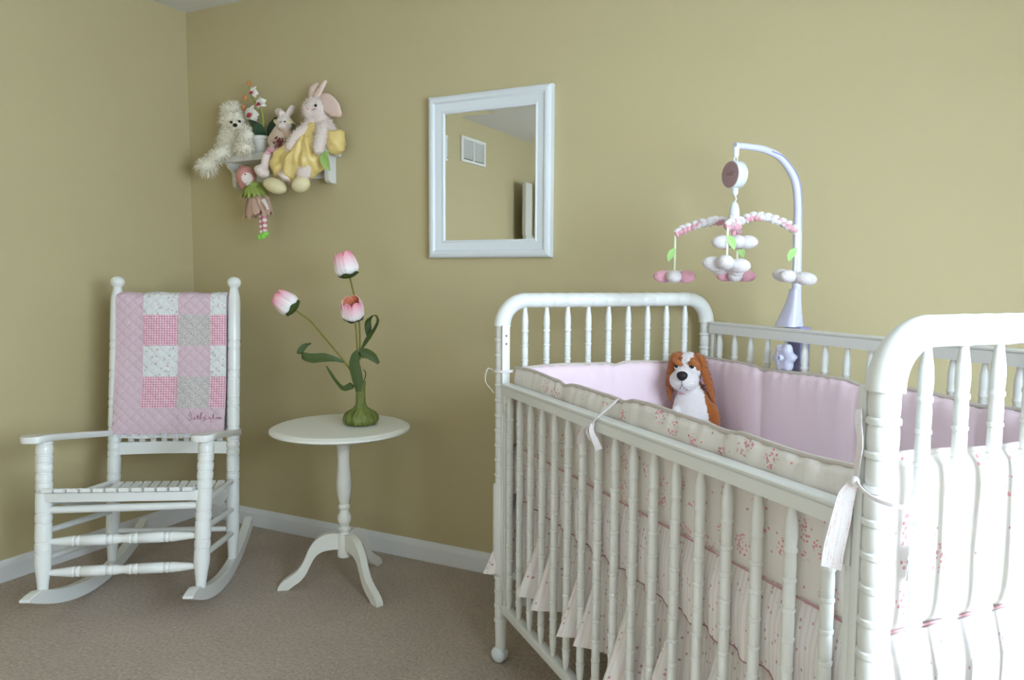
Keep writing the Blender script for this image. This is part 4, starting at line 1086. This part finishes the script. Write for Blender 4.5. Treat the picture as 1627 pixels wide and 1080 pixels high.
# ------------------------------------------------------------------ wall shelf
SY = -.100
s0, s1 = at(345.5, 259.5, SY), at(543, 249.5, 0)
SX0, SX1, SZ = s0.x, s1.x, (s0.z+s1.z)/2
STH = .031
sh = thing('wall_shelf', 'narrow white wooden wall shelf crowded with stuffed toys', 'shelf', ((SX0+SX1)/2, 0, SZ))
bm = new(); box(bm, (SX0, SY, SZ), (SX1, -.001, SZ+STH), .004)
obj('board', bm, M['shelf'], sh, True)
zb = at(528, 291.5, -.02).z
BO = [(-.002, SZ), (-.082, SZ), (-.084, SZ-.010), (-.078, SZ-.022), (-.062, SZ-.032), (-.053, SZ-.045), (-.051, zb+.03), (-.048, zb+.010), (-.036, zb+.002), (-.02, zb), (-.002, zb)]
for bx in (SX0+.05, at(534, 265, 0).x-.010):
    bm = new(); rings(bm, [[V(bx+t, y, z) for y, z in BO] for t in (-.011, .011)]); obj('bracket', bm, M['shelf'], sh, True)
rzz = at(505, 278, -.01).z
bm = new(); box(bm, (SX0+.05, -.017, rzz-.016), (SX1-.05, -.001, rzz+.018), .003); obj('back_rail', bm, M['shelf'], sh, True)
TOP = SZ+STH

# toys on the shelf ------------------------------------------------
PXM = (at(401, 200, -.09)-at(400, 200, -.09)).length
def T(px, py, y=-.09): return at(px, py, y)
def S(px): return px*PXM
rg = random.Random(21)
# fluffy white dog
PY = -.056
pd = thing('plush_poodle', 'shaggy white stuffed dog with one leg dangling over the left shelf end', 'plush toy', (T(374, 240, PY).x, PY, TOP))
bm = new()
ell(bm, T(374, 226, PY), (S(19), S(15), S(21))); ell(bm, T(374, 240, PY), (S(22), S(17), S(10)))
ell(bm, T(373, 194, PY-.01), (S(15), S(14), S(15))); ell(bm, T(374, 199, PY-.045), (S(8), S(8), S(6.5))); ell(bm, T(370, 178, PY), (S(13), S(12), S(11)))
tube(bm, [T(389, 206, PY-.02), T(394, 214, PY-.05), T(386, 222, PY-.06)], [S(6), S(6.5), S(6)], 12)
tube(bm, [T(360, 215, PY-.01), T(352, 228, PY-.03), T(346, 232, PY-.04)], [S(5.5), S(5), S(4)], 12)
tube(bm, [T(366, 238, PY-.03), T(352, 243, PY-.075), T(341, 250, PY-.085), T(331, 264, PY-.085)], [S(9), S(7), S(6), S(8)], 12); ell(bm, T(329, 264, PY-.085), (S(11), S(10), S(8)))
tube(bm, [T(384, 238, PY-.03), T(390, 233, PY-.075), T(393, 240, PY-.085)], [S(8), S(7), S(6)], 12)
for f in range(0): pass
b_ = fuse(bm, .006, 3); po = obj('body', b_, M['fur'], pd, True, sharp=180)
src = new(); src.from_mesh(po.data); q = new(); nz = T(374, 198, PY-.05)-ORG[pd.name]
fur(src, q, 4600, .024, .0011, .35, rg, lambda p: (p-nz).length > .042); fur(src, q, 700, .007, .0008, .2, rg, lambda p: (p-nz).length <= .042); src.free(); obj('fur', q, M['fur'], pd)
for ex, ey, ed in ((367.4, 194, .078), (380.6, 192.7, .056)):
    bm = new(); ell(bm, T(ex, ey, PY-ed), .0062, seg=12); obj('eye', bm, M['dark_eye'], pd, True)
bm = new(); ell(bm, T(373.7, 198.8, PY-.074), (.0105, .009, .0085), seg=14); obj('nose', bm, M['dark_eye'], pd, True)
# potted orchid
OY = -.052
oc = thing('potted_orchid', 'artificial white orchid with crimson lips in a small white pot on the shelf', 'plant', (T(416, 240, OY).x, OY, TOP))
bm = new(); pb = T(416, 240, OY); lathe(bm, V(pb.x, OY, TOP), V(pb.x, OY, TOP+.078), [(0, .028), (.002, .030), (.06, .0385), (.062, .042), (.076, .0425), (.078, .041), (.078, .037), (.06, .035), (.058, .001)], 28)
obj('pot', bm, M['pot'], oc, True)
bm = new(); leaf(bm, [T(419, 222, OY), T(413, 210, OY-.03), T(405, 199, OY-.05), T(395, 191, OY-.04)], [.012, .05, .05, .03, .006], [V(1, .2, .6), V(.8, .1, .7), V(.7, 0, .8)]); obj('leaf', bm, M['leaf_dark'], oc, True)
bm = new(); leaf(bm, [T(425, 222, OY+.01), T(430, 206, OY+.01), T(434, 196, OY+.01), T(438, 186, OY+.02)], [.012, .034, .034, .008], V(1, .3, 0)); obj('leaf', bm, M['leaf_dark'], oc, True)
bm = new(); tube(bm, [V(pb.x+.006, OY, TOP+.06), T(418, 200, OY), T(417, 183, OY-.005), T(413, 172, OY-.01), T(402, 158, OY-.01), T(397, 147, OY-.005), T(395, 134, OY)], [.005, .005, .0035, .002], 8, 40); obj('stem', bm, M['stem_green'], oc, True)
def orchid(px, py, y, s, tilt):
    o = T(px, py, y); bm = new(); R3 = Matrix.Rotation(tilt, 3, 'Y')
    for k, (a, w, l) in enumerate(((PI/2, .5, 1.0), (PI/2+2.2, .5, 1.0), (PI/2-2.2, .5, 1.0), (0.15, .8, 1.05), (PI-.15, .8, 1.05))):
        d = R3 @ V(math.cos(a), 0, math.sin(a)); n_ = R3 @ V(-math.sin(a), 0, math.cos(a))
        leaf(bm, [o, o+d*s*.4+V(0, -.004, 0), o+d*s*l+V(0, .004, 0)], [s*.2, s*w*1.3, s*w*1.25, s*.15], n_)
    f = obj('flower', bm, M['orchid'], oc, True)
    bm = new(); ell(bm, o+V(-.002, -.010, -s*.14), (s*.26, s*.24, s*.24), seg=12); ell(bm, o+V(-.006, -.014, -s*.32), (s*.14, s*.2, s*.14), seg=10); obj('lip', bm, M['orchid_lip'], f, True)
orchid(399, 181, OY-.035, .040, .3); orchid(414, 164, OY-.03, .030, -.2); orchid(402.5, 146, OY-.02, .027, .5); orchid(404, 192, OY-.03, .022, 0.9)
for px, py, r in ((395.5, 132.5, .010), (389, 155.5, .010), (387, 171, .0115)):
    o = T(px, py, OY-.01); bm = new(); ell(bm, o, (r*.9, r*.9, r*1.2), seg=12); tube(bm, [o, T(px+6, py+6, OY-.008)], .0016, 6); obj('bud', bm, M['bud'], oc, True)
# small bunny with bonnet
BY = -.060
sb = thing('plush_bunny', 'small cream stuffed bunny in a straw bonnet holding dark red sprigs', 'plush toy', (T(446, 236, BY).x, BY, TOP))
bm = new()
ell(bm, T(447, 222, BY), (S(13), S(11), S(18))); ell(bm, T(446, 236, BY), (S(15), S(13), S(8)))
ell(bm, T(451, 197, BY-.01), (S(9.5), S(9), S(9.5))); ell(bm, T(449, 200, BY-.035), (S(6), S(5), S(5.5)))
tube(bm, [T(455, 187, BY), T(461, 177, BY), T(466, 168, BY)], [S(3), S(5.5), S(4)], 12, flat=.5); tube(bm, [T(448, 187, BY), T(443, 178, BY), T(449, 181, BY-.02)], [S(3), S(5), S(4)], 12)
tube(bm, [T(438, 211, BY-.01), T(431, 224, BY-.03), T(436, 232, BY-.055)], [S(5), S(4.6), S(4)], 12)
tube(bm, [T(457, 211, BY-.01), T(463, 222, BY-.03), T(455, 228, BY-.055)], [S(5), S(4.6), S(4)], 12)
tube(bm, [T(440, 238, BY-.02), T(430, 243, BY-.06), T(423, 252, BY-.085), T(420, 265, BY-.09)], [S(6.5), S(6), S(5), S(4.5)], 12); ell(bm, T(416, 272, BY-.098), (S(10), S(8), S(6.5)), Matrix.Rotation(.5, 3, 'Y'))
bo = fuse(bm, .0055, 3, lambda p, n: 1 if (T(447, 207, BY).z > p.z > T(447, 237, BY).z and n.y < 2) else 0); sbo = obj('body', bo, [M['bunny'], M['tan_fab']], sb, True, sharp=180)
bm = new(); hc = T(452.5, 191.5, BY)
rr = [(hc+V(math.cos(2*PI*j/36)*S(13), math.sin(2*PI*j/36)*S(12), -.012+.010*math.cos(2*PI*j/36*2)+.35*math.cos(2*PI*j/36)*-S(9))) for j in range(36)]
ri = [(hc+V(math.cos(2*PI*j/36)*S(8.5), math.sin(2*PI*j/36)*S(8.5), .002)) for j in range(36)]
rt = [(hc+V(math.cos(2*PI*j/36)*S(6), math.sin(2*PI*j/36)*S(6), .016)) for j in range(36)]
rings(bm, [[p+V(0, 0, -.003) for p in ri], [p+V(0, 0, -.003) for p in rr], rr, ri, rt]); obj('bonnet', bm, M['cream_fab'], sb, True)
bm = new(); ell(bm, T(452.5, 193, BY-.047), .0035, seg=8); ell(bm, T(446, 194.5, BY-.047), .0035, seg=8); obj('eye', bm, M['dark_eye'], sb, True)
bm = new()
for k in range(14):
    a = rg.uniform(-1, 1); o = T(446+rg.uniform(-4, 4), 230+rg.uniform(-3, 3), BY-.075); tube(bm, [T(447, 231, BY-.07), o+V(a*.02, -.005, rg.uniform(-.02, .034))], .0022, 5); ell(bm, o+V(a*.022, -.006, rg.uniform(-.02, .036)), .0045, seg=6)
obj('sprig', bm, M['twig'], sb, True)
bm = new(); ell(bm, T(432, 238, BY-.082), (S(7), S(3), S(3)), Matrix.Rotation(.3, 3, 'Y')); ell(bm, T(425, 243, BY-.085), (S(4), S(3), S(2.5))); obj('pink_bow', bm, M['plush_pink'], sb, True)
# large bunny in a yellow dress
LY = -.058
lbn = thing('plush_bunny', 'large blush stuffed bunny in a yellow satin dress with long floppy ears', 'plush toy', (T(500, 238, LY).x, LY, TOP))
bm = new()
ell(bm, T(503, 173, LY-.01), (S(15), S(14), S(13.5))); ell(bm, T(493, 177, LY-.035), (S(9), S(9), S(8)))
ell(bm, T(508, 193, LY), (S(13), S(12), S(14))); ell(bm, T(514, 214, LY), (S(15), S(14), S(20))); ell(bm, T(514, 234, LY), (S(15), S(15), S(10)))
tube(bm, [T(499, 193, LY-.02), T(487, 205, LY-.05), T(474, 215, LY-.075), T(462, 231, LY-.09)], [S(7), S(7), S(6.5), S(5.5)], 12); ell(bm, T(461, 232, LY-.09), (S(6), S(5.5), S(6)))
tube(bm, [T(514, 198, LY-.03), T(511, 215, LY-.06), T(507, 233, LY-.08), T(506, 243, LY-.085)], [S(7), S(7), S(6.5), S(5)], 12)
tube(bm, [T(480, 255, LY-.05), T(462, 268, LY-.07), T(452, 285, LY-.085)], [S(7), S(7), S(8)], 12); tube(bm, [T(492, 258, LY-.05), T(484, 272, LY-.075), T(481, 284, LY-.085)], [S(7), S(7), S(7)], 12)
bo = fuse(bm, .006, 4); lbo = obj('body', bo, M['bunny'], lbn, True, sharp=180)
src = new(); src.from_mesh(lbo.data); q = new(); fur(src, q, 3200, .013, .0009, .3, rg); src.free(); obj('fur', q, M['bunny'], lbn)
def ear(pts, w, sd):
    bm = new(); n = 24; Pn = spline(pts, n); Wd = lerp_list(w, n); rs = []
    for i, p in enumerate(Pn):
        t = (Pn[min(i+1, n)]-Pn[max(i-1, 0)]).normalized(); x = (Vector(sd)-t*Vector(sd).dot(t)).normalized(); y = t.cross(x)
        rs.append([p+x*math.cos(2*PI*j/16)*Wd[i]+y*math.sin(2*PI*j/16)*(.006+.12*Wd[i])+y*(.10*Wd[i]*math.cos(2*PI*j/16)**2) for j in range(16)])
    rings(bm, rs); obj('ear', bm, M['ear_pink'], lbn, True)
ear([T(498, 162, LY-.005), T(496, 152, LY-.006), T(497, 141, LY-.008), T(505, 133, LY-.01)], [S(3), S(6), S(5.5), S(4), S(2)], (1, 0, 0))
ear([T(499, 162, LY-.015), T(504, 150, LY-.02), T(511, 138, LY-.015), T(518, 128, LY-.01)], [S(2.5), S(4), S(5), S(4), S(1.5)], (1, 0, .5))
ear([T(507, 156, LY-.01), T(516, 160, LY-.018), T(528, 170, LY-.02), T(541, 183, LY-.02)], [S(3), S(7), S(9.5), S(10), S(8.5), S(2.5)], (.62, 0, .75))
bm = new(); ell(bm, T(501.5, 167.5, LY-.055), .0062, seg=10); obj('eye', bm, M['dark_eye'], lbn, True)
bm = new(); tube(bm, [T(496, 175, LY-.062), T(499, 174, LY-.062), T(502, 173, LY-.058)], .0018, 6); ell(bm, T(489, 173, LY-.063), (.005, .004, .004), seg=8); obj('mouth', bm, M['rose'], lbn, True)
# dress: gathered satin skirt falling over the shelf edge
bm = new()
ell(bm, T(472, 256, LY-.045), (S(36), S(17), S(24)), Matrix.Rotation(-.25, 3, 'Y')); ell(bm, T(486, 236, LY-.035), (S(24), S(16), S(22)), Matrix.Rotation(-.5, 3, 'Y'))
ell(bm, T(499, 213, LY-.02), (S(14), S(14), S(14))); ell(bm, T(502, 255, LY-.035), (S(13), S(13), S(16))); ell(bm, T(457, 265, LY-.055), (S(20), S(13), S(17)), Matrix.Rotation(.3, 3, 'Y'))
bm = fuse(bm, .006, 4)
bm.normal_update(); dc = T(503, 205, LY)-V(0, 0, 0)
for v in bm.verts:
    q = v.co-dc; an = math.atan2(q.x, -q.z); rr_ = min(1, q.length/S(55))
    v.co += v.normal*(.0085*rr_*math.sin(an*13+math.sin(q.length*40)*1.2)+.004*rr_*math.sin(an*27+1)+.003*math.sin(q.length*120+an*3))
obj('dress', bm, M['yellow'], lbn, True, sharp=180)
bm = new(); ell(bm, T(533, 225, -.07), (S(12), S(11), S(14)), fn=lambda p: p*(1+.10*math.sin(6*p.x+5*p.z)+.08*math.sin(9*p.z+2))); obj('dress_back', bm, M['yellow'], lbn, True, sharp=180)
bm = new(); leaf(bm, [T(517, 240, LY-.068), T(515, 250, LY-.076), T(519, 262, LY-.078), T(524, 271, LY-.074)], [.012, .042, .046, .03, .004], (1, 0, .2)); leaf(bm, [T(517, 252, LY-.08), T(519, 246, LY-.082), T(522, 239, LY-.078)], [.01, .016, .004], (1, 0, 0)); obj('leaf_ribbon', bm, M['leaf_pale'], lbn, True)
for px, py, rx, an in ((437, 295, 16, .32), (478, 293, 11, -.3)):
    bm = new(); ell(bm, T(px, py, LY-.092), (S(rx), S(9.5), S(8.6)), Matrix.Rotation(an, 3, 'Y'), 24); obj('foot', bm, M['cream_fab'], lbn, True)
# hanging doll
DY = -.128
dl = thing('fairy_doll', 'pink capped fairy doll with striped legs dangling in front of the shelf', 'doll', T(400, 300, DY))
bm = new(); ell(bm, T(391, 281, DY), (S(12.5), S(11), S(12.5))); ell(bm, T(389, 292, DY), (S(8), S(7), S(8)), Matrix.Rotation(.2, 3, 'Y')); hd = fuse(bm, .005, 3, lambda p, n: 1 if (p-T(393, 284, DY-.035)).length < S(8.5) else 0)
obj('head', hd, [M['rose'], M['bunny']], dl, True, sharp=180)
bm = new(); lathe(bm, T(388, 274, DY), T(380, 262, DY+.01), [(0, S(8)), (S(5), S(6)), (S(9), S(3)), (S(13), S(1))], 16); obj('cap', bm, M['rose'], dl, True)
bm = new(); ell(bm, T(389.5, 277, DY-.034), .003, seg=8); ell(bm, T(386, 282, DY-.034), .003, seg=8); obj('eye', bm, M['dark_eye'], dl, True)
bm = new(); ell(bm, T(394, 292, DY-.03), (S(4), S(2), S(1.6)), Matrix.Rotation(-.4, 3, 'Y')); tube(bm, [T(383, 284, DY), T(376, 286, DY-.01), T(373, 285, DY-.01)], [S(2), S(2), S(1.6)], 8); obj('hand', bm, M['bunny'], dl, True)
def frill(name, top, n, L, w, spread, m, seed, base=.02):
    r_ = random.Random(seed); bm = new()
    for k in range(n):
        a = PI*2*k/n+r_.uniform(-.1, .1); d = V(math.cos(a)*spread, math.sin(a)*spread*.6, -1).normalized(); l = L*r_.uniform(.75, 1.1)
        p = top+V(math.cos(a)*base, math.sin(a)*base*.7, 0); leaf(bm, [p, p+d*l*.5+V(0, 0, .006), p+d*l], [w*.6, w, w*.8, w*.25], V(-math.sin(a), math.cos(a), 0))
    obj(name, bm, m, dl, True)
bm = new(); ell(bm, T(405, 300, DY), (S(9), S(8), S(9))); ell(bm, T(408, 310, DY), (S(9), S(8), S(8))); obj('torso', bm, M['green_tulle'], dl, True)
frill('collar', T(404, 293, DY), 18, S(19), S(8), 1.0, M['green_tulle'], 3, S(6))
frill('skirt', T(410, 306, DY), 26, S(31), S(11), .45, M['tulle'], 4, S(8))
bm = new(); tube(bm, [T(418, 318, DY-.02), T(423, 326, DY-.02), T(425, 331, DY-.02)], [S(3), S(2), S(1.6)], 8); ell(bm, T(425, 331.5, DY-.022), S(2), seg=10); obj('hand', bm, M['bunny'], dl, True)
for k, (a, b_, e_) in enumerate((((412, 322), (415, 345), (416, 371)), ((415, 322), (420, 345), (421, 369)))):
    bm = new(); tube(bm, [T(*a, DY), T(*b_, DY-.01*k), T(*e_, DY)], [S(3.2), S(3), S(2.6)], 10, 20); obj('leg', bm, M['candy'], dl, True)
    bm = new(); ell(bm, T(e_[0]-1+k, e_[1]+4, DY-.012), (S(6), S(4), S(3)), Matrix.Rotation(-.5, 3, 'Y')); ell(bm, T(e_[0]-3, e_[1]+7, DY-.02), (S(3), S(2.6), S(2.6))); obj('shoe', bm, M['lime'], dl, True)
